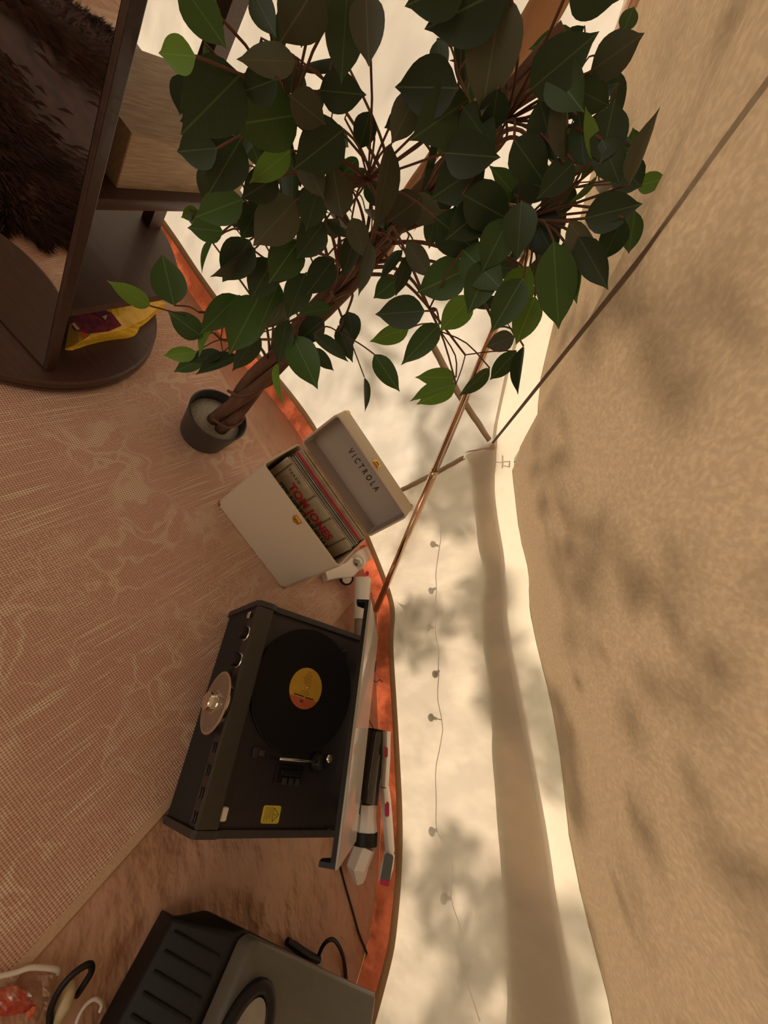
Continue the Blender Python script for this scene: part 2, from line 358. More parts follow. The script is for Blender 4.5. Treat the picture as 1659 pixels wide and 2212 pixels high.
LC = [(1385, 0), (1330, 190), (1278, 380), (1240, 540), (1198, 700), (1165, 840), (1135, 950), (1110, 992), (1114, 1060), (1125, 1160), (1145, 1290), (1164, 1400), (1192, 1510), (1215, 1640), (1232, 1800), (1262, 1950), (1302, 2100), (1330, 2205)]
TA = sorted(hitwall(*p) for p in LA); TB = sorted(hitwall(*p) for p in LB); TC = sorted(hitwall(*p) for p in LC)
# beyond the frame: the door gable peaks then drops, the ring wall keeps its height
TB = [(.5, .57), (1.0, 1.0), (1.7, 1.66), (2.3, 1.72)] + TB + [(17.0, .57), (23, .57)]
TC = [(.5, .66), (1.0, 1.1), (1.7, 1.78), (2.3, 1.84)] + TC + [(17.0, .66), (23, .66)]
def outn(s):
    d = basept(s + .35) - basept(s - .35); return Vector((-d.y, d.x, 0)).normalized()
def srange(a, b, step=.025):
    out = []; s = a
    while s < b:
        i = int(s) % NS; L = (BASE[(i + 1) % NS] - BASE[i]).length; out.append(s); s += step / L
    out.append(b); return out
def strip(name, s0, s1, f0, f1, nz, off, amp, mat, kind=True, step=.025, fr=1.0, thick=.0015):
    ss = srange(s0, s1, step); V = []; F = []
    for s in ss:
        P = basept(s); n = outn(s); z0 = f0(s); z1 = f1(s)
        for k in range(nz + 1):
            t = k / nz; z = z0 + (z1 - z0) * t; q = Vector((P.x * 3 * fr, P.y * 3 * fr, z * 2.2))
            pl_ = (1 - abs(noise.noise(Vector((P.x * 9, P.y * 9, z * 1.3 + 4)))) * 2) ** 2 * .22
            w = (pl_ + noise.noise(q) * .6 + noise.noise(q * 2.7 + Vector((3, 1, 7))) * .28 + noise.noise(q * 7 + Vector((9, 1, 7))) * .08) * amp * (math.sin(math.pi * t) * .8 + .2)
            o = off(t) if callable(off) else off
            V.append(Vector((P.x, P.y, z)) + n * (o + w))
    m = nz + 1
    for i in range(len(ss) - 1):
        for k in range(nz): F.append((i * m + k, (i + 1) * m + k, (i + 1) * m + k + 1, i * m + k + 1))
    o = mk(name, V, F, mat, None, True, recalc=False); o['kind'] = 'structure'
    return o
zB = lambda s: lerp_tab(TB, s); zC = lambda s: lerp_tab(TC, s); zA = lambda s: lerp_tab(TA, s)
strip('door_1', .2, 7.0, lambda s: .085, lambda s: zB(s) + .02, 44, 0, .035, DOORC)
strip('wall_back', 7.0, 16.0, lambda s: .085, lambda s: zB(s) + .02, 20, 0, .022, CANVAS)
strip('wall_front', 16.0, 18.9, lambda s: .085, lambda s: .6, 6, 0, .01, CANVAS, step=.08)
strip('wall_left', 20.9, 24.2, lambda s: .085, lambda s: .6, 6, 0, .01, CANVAS, step=.08)
strip('trim_1', .2, 24.2, lambda s: zB(s), lambda s: zC(s), 5, lambda t: -.012 + .012 * t, .006, BAND)
strip('trim_2', 7.02, 24.2, lambda s: zA(s) if s < 16 else .48, lambda s: zB(s) + .01, 4, lambda t: .022 - .012 * t, .004, VALC)
strip('baseboard_back', .2, 24.2, lambda s: 0, lambda s: .092, 5, lambda t: .004 * t, .014, BATH, fr=3)
strip('trim_3', .2, 24.2, lambda s: .082, lambda s: .108, 2, lambda t: -.008, .003, HEMC, fr=3)
# roof: from the eave up to the peak
APEX = Vector((-.45, -.85, 2.45)); V = []; F = []; ss = srange(.2, 24.2, .05); NR = 26
for s in ss:
    P = basept(s) + outn(s) * .0; P = Vector((P.x, P.y, zC(s) - .004))
    for k in range(NR + 1):
        t = (k / NR) ** 1.15; Q = P.lerp(APEX, t)
        w = (noise.noise(Q * 1.6) * .03 + noise.noise(Q * 5) * .006) * math.sin(math.pi * min(t * 1.6, 1))
        sag = -.10 * math.sin(math.pi * t) * (1 if s > 7 else .3)
        V.append(Q + Vector((0, 0, w + sag * .35)))
m_ = NR + 1
for i in range(len(ss) - 1):
    for k in range(NR):
        if 18.9 <= ss[i] < 20.9 and k < NR * .8: continue      # unseen opening behind the camera, roof cut away to let sky light in
        F.append((i * m_ + k, (i + 1) * m_ + k, (i + 1) * m_ + k + 1, i * m_ + k + 1))
mk('ceiling', V, F, ROOFC, None, True, recalc=False)['kind'] = 'structure'
# groundsheet floor with shallow creases
xs = [-2.7 + .05 * i for i in range(82)]; ys = [-2.7 + .05 * i for i in range(80)]; V = []; F = []
import bisect
def inside(x, y):
    c = False
    for i in range(NS):
        a = BASE[i]; b = BASE[(i + 1) % NS]
        if (a.y > y) != (b.y > y) and x < (b.x - a.x) * (y - a.y) / (b.y - a.y) + a.x: c = not c
    return c
bmf = bmesh.new(); loop = [bmf.verts.new((basept(s).x, basept(s).y, 0)) for s in srange(0, NS - .001, .05)[:-1]]
bmf.faces.new(loop); me = bpy.data.meshes.new('floor'); bmf.to_mesh(me); bmf.free(); me.materials.append(FLOORM)
fo = bpy.data.objects.new('floor', me); COL.objects.link(fo); fo['kind'] = 'structure'
GRASS = simple('grass_ground', (.16, .17, .07), .9, c2=(.10, .10, .05), sc=6)
mk('ground', [(-9, -9, -.03), (9, -9, -.03), (9, 9, -.03), (-9, 9, -.03)], [(0, 1, 2, 3)], GRASS)['kind'] = 'structure'
# outdoor things that throw their shadows onto the canvas
def wallpt(px, py, lift=.027):
    s, z = hitwall(px, py); P = basept(s); return Vector((P.x, P.y, z)) + SUN * lift
wire = [(949, 1097), (950, 1135), (949, 1180), (944, 1230), (944, 1269), (940, 1311), (941, 1356), (945, 1406), (941, 1451), (939, 1503), (949, 1554), (949, 1606), (939, 1664), (940, 1730), (942, 1793), (961, 1829), (972, 1862), (972, 1941), (994, 2002), (1009, 2061), (1010, 2116), (1027, 2171), (1037, 2206)]
sl = thing('string_light', 'thin string of round bulbs hung outside, seen as a shadow on the lower canvas wall', 'string light', wallpt(949, 1097))
o0 = Vector(sl.location)
G().tube([p - o0 for p in spline([wallpt(*p) for p in wire], 4)], .0016, 6).build('wire', BLACK, sl)
for (bx, by), (wx, wy) in [((933, 1176), (949, 1180)), ((932, 1276), (944, 1269)), ((926, 1356), (941, 1356)), ((933, 1458), (941, 1451)), ((926, 1551), (949, 1556)), ((931, 1797), (942, 1793)), ((956, 1942), (972, 1941)), ((997, 2112), (1010, 2116))]:
    a = wallpt(bx, by) - o0; b = wallpt(wx, wy) - o0; g = G()
    d = (b - a).normalized(); M = axisM(a, d); r = .0115
    pr = [(r * math.sin(t) + .0002, -r * math.cos(t)) for t in [i * math.pi / 8 for i in range(0, 8)]] + [(.0045, r * 1.0), (.0045, r * 1.9)]
    g.lathe(pr, M, 12); g.tube([a + d * r * 1.5, b], .0018, 6); g.build('bulb', BLACK, sl)
gp = thing('garden_plant', 'small flowering sprig outside, seen as a shadow low on the canvas', 'plant', wallpt(852, 1352)); o0 = Vector(gp.location)
g = G(); g.tube([wallpt(852, 1352) - o0, wallpt(872, 1344) - o0, wallpt(893, 1334) - o0], .0025, 6); g.tube([wallpt(868, 1346) - o0, wallpt(874, 1325) - o0], .002, 6); g.tube([wallpt(852, 1352) - o0, wallpt(856, 1362) - o0], .002, 6); g.build('stem', TWIG, gp)
PET = simple('petal', (.3, .3, .1), .8)
for poly in [[(873, 1328), (870, 1314), (858, 1301), (872, 1307), (885, 1302), (888, 1308), (880, 1318)], [(886, 1338), (888, 1322), (896, 1314), (904, 1322), (906, 1330), (898, 1338), (894, 1348), (888, 1344)], [(874, 1346), (892, 1344), (894, 1350), (886, 1356), (880, 1350)], [(855, 1360), (863, 1372), (872, 1380), (871, 1389), (860, 1390), (856, 1378)], [(903, 1326), (914, 1322), (905, 1330)], [(898, 1336), (908, 1342), (911, 1352), (904, 1344)]]:
    P = [wallpt(*p) - o0 for p in poly]; n = len(P); Q = [p + SUN * .001 for p in P]
    mk('petal', P + Q, [tuple(range(n)), tuple(reversed(range(n, 2 * n)))] + [(i, (i + 1) % n, n + (i + 1) % n, n + i) for i in range(n)], PET, gp)
# guy line lying just outside the roof
def roofpt(px, py):
    """meet the straight roof slope through two eave points and the peak"""
    a = Vector((.1, 1.07, .66)); b = Vector((.654, .913, .66)); n = (b - a).cross(APEX - a).normalized()
    return atplane(px, py, a, n)
ga = atplane(1065, 956, basept(7.0) - outn(7.0) * .03, outn(7.0)); gb = roofpt(1659, 215) + Vector((0, -.05, -.10))
gb = CAM + ray(1659, 215) * (roofpt(1659, 215) - CAM).length * .93
gl = G().tube([ga, gb, ga + (gb - ga) * 1.08], .0036, 8).build('guy_line', CORDM)
prep(gl, 'dark straight cord running from the canvas corner knot up under the sloping roof', 'cord')
# leafy branches between the sun and the tent
V = []; F = []
for i in range(11000):
    s = random.uniform(5.5, 15.5); z = random.uniform(.0, 2.0); P = basept(s); c = Vector((P.x, P.y, z)) + outn(s) * 0
    if z > .66: c = Vector((P.x, P.y, .66)).lerp(APEX, (z - .66) / 1.8)
    q = noise.noise(Vector((P.x * 4.6, P.y * 4.6, z * 5.0)) + Vector((5, 3, 1)))
    if q < .07 or (.22 < z < .42 and s > 8 and random.random() < .6) or (z > .75 and random.random() < .75) or (s < 8 and random.random() < .5): continue
    c += SUN * random.uniform(1.2, 3.2)
    a = Vector((random.uniform(-1, 1), random.uniform(-1, 1), random.uniform(-1, 1))).normalized(); b = a.orthogonal().normalized(); L = random.uniform(.035, .07); w = L * .5
    n = len(V); V += [c - a * L, c + b * w, c + a * L, c - b * w]; F.append((n, n + 1, n + 2, n + 3))
gf = mk('garden_foliage', V, F, LEAF['g'], recalc=False); prep(gf, 'leafy branches outside that dapple the canvas wall with soft shadows', 'foliage', kind='stuff')

# pole of the door frame
P0 = Vector((-.03, 1.085, .012)); s_, z_ = hitwall(1368, 0); b_ = basept(s_); P1 = Vector((b_.x, b_.y, z_)) - outn(s_) * .05
P1 = atplane(1368, 0, Vector((b_.x, b_.y, 0)) - outn(s_) * .05, outn(s_))
P0 = atplane(812, 1318, Vector((-.03, 1.09, 0)), outn(9.0)); P0.z = max(P0.z, .0)
pole = thing('tent_pole', 'slanting iridescent copper tent pole with a joint, foot on the groundsheet', 'pole', P0)
D = P1 - P0; J = .40
G().tube([Vector((0, 0, 0)), D * J], .0118, 16).build('lower_tube', COPPER, pole, True)
G().tube([D * (J - .004), D * 1.12], .0105, 16).build('upper_tube', COPPER, pole, True)
G().tube([D * (J - .012), D * (J + .003)], .0122, 16).build('joint_collar', COPPER, pole, True)
# toggle loop at the corner
tg = thing('toggle_strap', 'short pinkish webbing tab knotted at the canvas corner by the pole', 'strap', atplane(1064, 966, basept(7.0) - outn(7.0) * .03, outn(7.0)))
o0 = Vector(tg.location)
q_ = [atplane(x, y, basept(7.0) - outn(7.0) * .04, outn(7.0)) - o0 for x, y in [(1064, 970), (1052, 968), (1030, 972), (1008, 976)]]
W1 = Vector((0, 0, .007)); V = []; F = []
for p in q_: V += [p + W1, p - W1, p + W1 - outn(7) * .003, p - W1 - outn(7) * .003]
for i in range(3):
    a = 4 * i; b = a + 4; F += [(a, a + 1, b + 1, b), (a + 2, b + 2, b + 3, a + 3), (a, b, b + 2, a + 2), (a + 1, a + 3, b + 3, b + 1)]
F += [(0, 2, 3, 1), (12, 13, 15, 14)]
mk('tab', V, F, WEB, tg); g = G(); g.lathe([(.001, -.009), (.008, -.006), (.0095, 0), (.008, .006), (.001, .009)], axisM(Vector((.002, -.004, .002)), (0.4, .2, 1)), 12); g.build('knot', WEB, tg, True)
H = G()
for a, b in [((1066, 997), (1092, 1000)), ((1091, 984), (1090, 1012)), ((1091, 998), (1103, 997)), ((1090, 1006), (1103, 1009)), ((1103, 996), (1102, 1010))]:
    H.tube([wallpt(*a, .025), wallpt(*b, .025)], .0016, 6)
h_ = H.build('toggle_hook', BLACK); prep(h_, 'small H shaped toggle outside the canvas band, seen as a shadow near the corner', 'hook')
# tan cloth tie on the door canvas
def doorface(pl, off=.02):
    out = []
    for x, y in pl:
        s, z = hitwall(x, y) if y >= -60 else hitwall(x, 0); P = basept(s); out.append(Vector((P.x, P.y, z)) - outn(s) * (off + .012 * noise.noise(Vector((x * .03, y * .03, 0)))))
    return out
def ribbon(name, pa, pb, mat, off=.02, n=10, label=None, cat=None):
    A = doorface(pa, off); B = doorface(pb, off); A = spline(A, n); B = spline(B, n); V = []; F = []; K = 6
    for i in range(len(A)):
        for k in range(K + 1):
            t = k / K; c = A[i].lerp(B[i], t); c -= outn(5) * (.012 * math.sin(math.pi * t) + .006 * noise.noise(c * 30)); V.append(c)
    for i in range(len(A) - 1):
        for k in range(K): q = i * (K + 1) + k; F.append((q, q + 1, q + K + 2, q + K + 1))
    o = mk(name, V, F, mat, None, True, recalc=False)
    md = o.modifiers.new('thickness', 'SOLIDIFY'); md.thickness = .003
    return prep(o, label, cat)
ribbon('canvas_flap', [(1165, -5), (1120, 70), (1010, 230), (880, 415), (790, 560)], [(1245, -5), (1170, 110), (1035, 250), (925, 390), (850, 560)], TANC, .03, label='tan cloth flap running down the white door canvas behind the tree', cat='cloth')
ribbon('shadow_strip', [(930, 745), (995, 860), (1058, 950)], [(942, 742), (1003, 855), (1064, 946)], SHADEC, .006, label='narrow tan strip standing in for the shadow line down to the canvas corner toggle', cat='shadow strip')  # strip laid along a shadow line, its shade put into the colour
ribbon('shadow_strip', [(1006, 984), (940, 1019), (868, 1055)], [(1008, 988), (942, 1025), (870, 1061)], SHADEC, .006, label='narrow tan strip standing in for the shadow line from the toggle tab toward the record case lid', cat='shadow strip')  # second shadow line, drawn as a tan strip too

# ---------------------------------------------------------------- rug
e1 = Vector((-.911, -.411, 0)).normalized(); RA = math.atan2(-e1.y, -e1.x)   # local x = -e1
rug = thing('woven_rug', 'large flat woven rug in rose brown and tan with scrolling pattern', 'rug', (-.071, 1.029, 0), RA)
V = []; F = []
w2, l2 = 2.3, 2.9
# local: x from -w2..0 , y from -l2..0, sheared so the second edge matches
sh = Matrix.Rotation(-RA, 3, 'Z') @ Vector((.478, -.878, 0)); shx = sh.x / -sh.y
def rp(x, y): return (x + shx * (-y), y)
hem = .02
G().prism([rp(-w2 + hem, -l2 + hem), rp(-hem, -l2 + hem), rp(-hem, -hem), rp(-w2 + hem, -hem)], .001, .005).build('field', RUG, rug)
g = G()
for a, b in (((-w2, -l2), (0, -l2 + hem)), ((-w2, -hem), (0, 0)), ((-w2, -l2 + hem), (-w2 + hem, -hem)), ((-hem, -l2 + hem), (0, -hem))):
    g.prism([rp(a[0], a[1]), rp(b[0], a[1]), rp(b[0], b[1]), rp(a[0], b[1])], .001, .0055)
g.build('hem', RUGH, rug)

# ---------------------------------------------------------------- mirror stand with shelves
MA = math.atan2(.567, .823)
ms = thing('mirror_stand', 'dark walnut swivel mirror stand with round base and open shelves behind the mirror', 'mirror', (-.779, .137, .0052), MA)
# local x = -u, y = v
def circ(cx, cy, r, a0, a1, n=40): return [(cx + r * math.cos(a0 + (a1 - a0) * i / n), cy + r * math.sin(a0 + (a1 - a0) * i / n)) for i in range(n + 1)]
b = G(); cc = (-.255, .128)
b.lathe([(.300, .004), (.318, .006), (.322, .014), (.322, .022), (.316, .024), (.3165, .026), (.321, .028), (.320, .046), (.314, .05)], Matrix.Translation((cc[0], cc[1], 0)), 96)
smooth_by_angle(b.build('base', WALNUT, ms), 30)
# lower shelf: round board cut flat along the front side
a_ = math.acos((-.012 - cc[0]) / .318); poly = circ(cc[0], cc[1], .318, a_, 2 * math.pi - a_, 60)
poly = [p for p in poly if p[1] > .012 or False]
poly = [(-.012, .012)] + [p for p in poly if p[1] > .012 and p[0] <= -.012 + 1e-6] + [(-.50, .012)]
smooth_by_angle(G().prism(poly, .235, .257).build('shelf', WALNUT, ms), 30)
# upper shelf
smooth_by_angle(G().box((-.50, .012, .535), (-.006, .425, .560), bev=.003).build('shelf', WALNUT, ms), 30)
G().box((-.50, .012, .95), (-.006, .425, .975), bev=.003).build('shelf', WALNUT, ms)
G().box((-.240, .405, .257), (-.208, .425, 1.6), bev=.002).build('post', WALEDGE, ms)
G().box((-.208, .400, .257), (-.204, .44, 1.6)).build('post', WALNUT, ms)
G().box((-.52, -.001, .053), (-.512, .012, 1.6)).build('frame_edge', WALEDGE, ms)
G().box((-.512, .0, .053), (-.008, .012, 1.6), bev=.001).build('mirror_back', WALNUT, ms)
G().box((-.008, -.004, .053), (.003, .020, 1.6), bev=.002).build('frame_edge', WALEDGE, ms)
G().box((-.512, -.003, .056), (-.009, -.001, 1.6)).build('mirror_glass', MIRROR, ms)
# box on the shelf
bx = thing('wood_print_box', 'pale wood grain box lying on the upper shelf behind the mirror', 'box', tuple(Matrix.Translation((-.779, .137, 0)) @ Matrix.Rotation(MA, 4, 'Z') @ Vector((-.03, .082, .5605))), MA)
G().box((-.185, 0, 0), (0, .32, .108), bev=.002).build('body', OAKBOX, bx)
G().box((-.185, 0, .1085), (0, .32, .110)).build('top_panel', OAKBOX, bx)
# yellow bag on the base
YB = simple('yellow_bag', (.78, .50, .025), .38, c2=(.66, .40, .02), sc=18, bmp=.5, bd=.01)
bag = thing('snack_bag', 'crumpled yellow plastic bag with a red printed picture, on the round walnut base', 'bag', atz(250, 690, .055))
o0 = Vector(bag.location)
def bagpts(pl): return [atz(x, y, z) - o0 for x, y, z in pl]
rows = [[(140, 754, .056), (170, 740, .085), (205, 715, .10), (245, 690, .11), (300, 660, .115), (345, 648, .11)],
        [(141, 758, .053), (185, 738, .075), (225, 722, .09), (262, 712, .09), (315, 688, .09), (352, 652, .10)],
        [(152, 762, .053), (195, 744, .054), (240, 735, .054), (289, 727, .054), (312, 690, .07), (359, 656, .09)]]
back = [[(150, 700, .056), (170, 690, .08), (200, 672, .10), (240, 660, .12), (290, 650, .13), (340, 644, .12)]]
R = [bagpts(r) for r in back + rows]; V = []; F = []
for r in R: V += spline(r, 4)
m_ = len(spline(R[0], 4))
for i in range(3):
    for k in range(m_ - 1): F.append((i * m_ + k, i * m_ + k + 1, (i + 1) * m_ + k + 1, (i + 1) * m_ + k))
for v in V: v += Vector((0, 0, .006 * noise.noise(v * 40)))
n0 = len(V); V += [Vector((v.x, v.y, max(.0, v.z * .15 + .0015 - .004))) + Vector((0, 0, 0)) for v in V]
F2 = [tuple(n0 + i for i in reversed(f)) for f in F]
edge = [(0 * m_ + k, 0 * m_ + k + 1) for k in range(m_ - 1)] + [(k * m_ + m_ - 1, (k + 1) * m_ + m_ - 1) for k in range(3)] + [(3 * m_ + k + 1, 3 * m_ + k) for k in range(m_ - 1)] + [((k + 1) * m_, k * m_) for k in range(3)]
F3 = [(a, b, b + n0, a + n0) for a, b in edge]
mk('bag_body', V, F + F2 + F3, YB, bag)
PR = simple('red_print', (.30, .03, .05), .4, c2=(.05, .015, .05), sc=55); PR2 = simple('dark_print_picture', (.12, .02, .06), .4); PRW = simple('pale_print', (.6, .5, .4), .4)
def patch(name, pl, z, mat, par, dz=.003):
    P = [atz(x, y, z) - o0 for x, y in pl]; c = sum(P, Vector()) / len(P); n = len(P)
    return mk(name, P + [p + Vector((0, 0, dz)) for p in P], [tuple(reversed(range(n))), tuple(range(n, 2 * n))] + [(i, (i + 1) % n, n + (i + 1) % n, n + i) for i in range(n)], mat, par)
patch('print', [(152, 690), (165, 676), (200, 664), (225, 662), (245, 682), (262, 704), (235, 716), (185, 722), (158, 712)], .112, PR, bag)
patch('print', [(196, 672), (222, 664), (236, 676), (214, 682)], .1155, PR2, bag, .001); patch('print', [(220, 684), (232, 680), (228, 692)], .1157, PRW, bag, .001); patch('print', [(155, 700), (160, 697), (172, 711), (166, 713)], .1157, PRW, bag, .001)
patch('print', [(170, 716), (190, 722), (182, 732)], .1155, simple('orange_print', (.6, .12, .04), .4), bag, .001)

# brown fur throw lying on the rug (seen in the mirror)
FUR = simple('brown_fur', (.075, .03, .02), .75, c2=(.028, .013, .011), sc=22, st=(1, 1, 1)); FURT = simple('brown_fur_tip', (.10, .045, .032), .7, c2=(.038, .018, .014), sc=12)
ft = thing('fur_throw', 'shaggy dark brown fur throw spread on the rug, seen in the mirror', 'throw', (-1.45, -.90, .0055))
V = []; F = []; N = 40
def fur_r(t): return 1 + .04 * math.sin(5 * t) + .03 * math.sin(17 * t + 1)
def fpw(a): return math.copysign(abs(a) ** .28, a)
for i in range(12):
    for k in range(72):
        t = 2 * math.pi * k / 72; r = fur_r(t) * (i / 11) ** .7 * (1 if i else .001); x, y = r * fpw(math.cos(t)) * .56, r * fpw(math.sin(t)) * .66
        z = .006 + .17 * math.exp(-((x) ** 2 + (y + .05) ** 2) / .10) + .02 * noise.noise(Vector((x * 5, y * 5, 0)))
        z *= (1 - (i / 11) ** 6); V.append((x, y, max(z, 0) + .0005))
for i in range(11):
    for k in range(72): j = (k + 1) % 72; F.append((i * 72 + k, i * 72 + j, (i + 1) * 72 + j, (i + 1) * 72 + k))
mk('hide', V, F, FUR, ft, True)
HV = []; HF = []
for q in range(16000):
    t = random.uniform(0, 2 * math.pi); f = math.sqrt(random.random()); 
    if q % 3 == 0: f = random.uniform(.93, 1.0)
    r = fur_r(t) * f; x, y = r * fpw(math.cos(t)) * .56, r * fpw(math.sin(t)) * .66
    z = (.006 + .17 * math.exp(-((x) ** 2 + (y + .05) ** 2) / .10)) * (1 - f ** 9) + .001
    d = Vector((math.cos(t + random.uniform(-.5, .5)), math.sin(t + random.uniform(-.5, .5)), random.uniform(.1, .6))).normalized(); L = random.uniform(.035, .07); sd_ = d.cross(Vector((0, 0, 1))).normalized() * .0013
    p = Vector((x, y, z)); n = len(HV); e = p + d * L; e.z = max(e.z * .8, .002); HV += [p - sd_, p + sd_, e, p + d * L * .5 + Vector((0, 0, .006))]; HF += [(n, n + 1, n + 3), (n + 1, n + 2, n + 3), (n, n + 3, n + 2)]
prep(mk('fur', HV, HF, FURT, ft, recalc=False), kind='stuff')

# ---------------------------------------------------------------- artificial ficus
TB0 = atz(440, 935, .0); TB0 = Vector((-.69, .535, .0055))
tree = thing('artificial_ficus', 'artificial ficus tree with braided trunks and dense dark leaves in a black pot', 'tree', TB0)
p = G(); p.lathe([(.070, .0), (.074, .004), (.088, .118), (.090, .124), (.086, .126), (.083, .122), (.080, .085), (.02, .084)], None, 48); smooth_by_angle(p.build('pot', POT, tree), 35)
G().lathe([(.079, .084), (.079, .088), (.05, .092), (.001, .091)], None, 40).build('soil', SOIL, tree, True)
tip = Vector((.03, -.02, 1.22))
for k in range(3):
    pts = []; R_ = []
    for i in range(40):
        t = i / 39; z = .085 + t * 1.12; an = k * 2.094 + t * 8.5; rr = .021 - .012 * t
        pts.append(Vector((rr * math.cos(an) + .01 + .02 * t, rr * math.sin(an) + .012, z))); R_.append((.0185 - .011 * t) * (1 + .09 * noise.noise(Vector((k, 0, z * 30)))))
    G().tube(pts, R_, 12).build('trunk', BARK, tree, True)
G().tube([p_ + Vector((.01, .01, 0)) for p_ in spline([(.03, -.05, .16), (.045, .0, .15), (.02, .04, .17), (-.03, .03, .2), (-.02, -.03, .24), (.03, -.02, .3), (.03, .03, .4)], 6)], .0045, 8).build('vine', TWIG, tree, True)
def leaf_mesh(col, ratio, curl):
    n = 10; prof = [0, .56, .86, .98, 1.0, .96, .87, .71, .46, .17, 0]
    V = []; uv = []; F = []
    for i in range(n + 1):
        t = i / n; w = prof[i] * ratio * .5; z = -curl * t * t + curl * .5 * t
        zz = w * .28
        V += [(-w, t, z + zz), (0, t, z), (w, t, z + zz)]; uv += [(-1 * (prof[i] if i not in (0, n) else 0), t), (0, t), (1 * (prof[i] if i not in (0, n) else 0), t)]
    for i in range(n):
        a = 3 * i; F += [(a, a + 1, a + 4, a + 3), (a + 1, a + 2, a + 5, a + 4)]
    me = bpy.data.meshes.new('leaf'); me.from_pydata(V, [], F); l = me.uv_layers.new(name='UVMap')
    for poly in me.polygons:
        poly.use_smooth = True
        for li in poly.loop_indices: l.data[li].uv = uv[me.loops[li].vertex_index]
    me.materials.append(LEAF[col]); return me
LM = {(c, q): leaf_mesh(c, .56, cu) for c in 'dgyo' for q, cu in enumerate((.05, .16, -.10))}
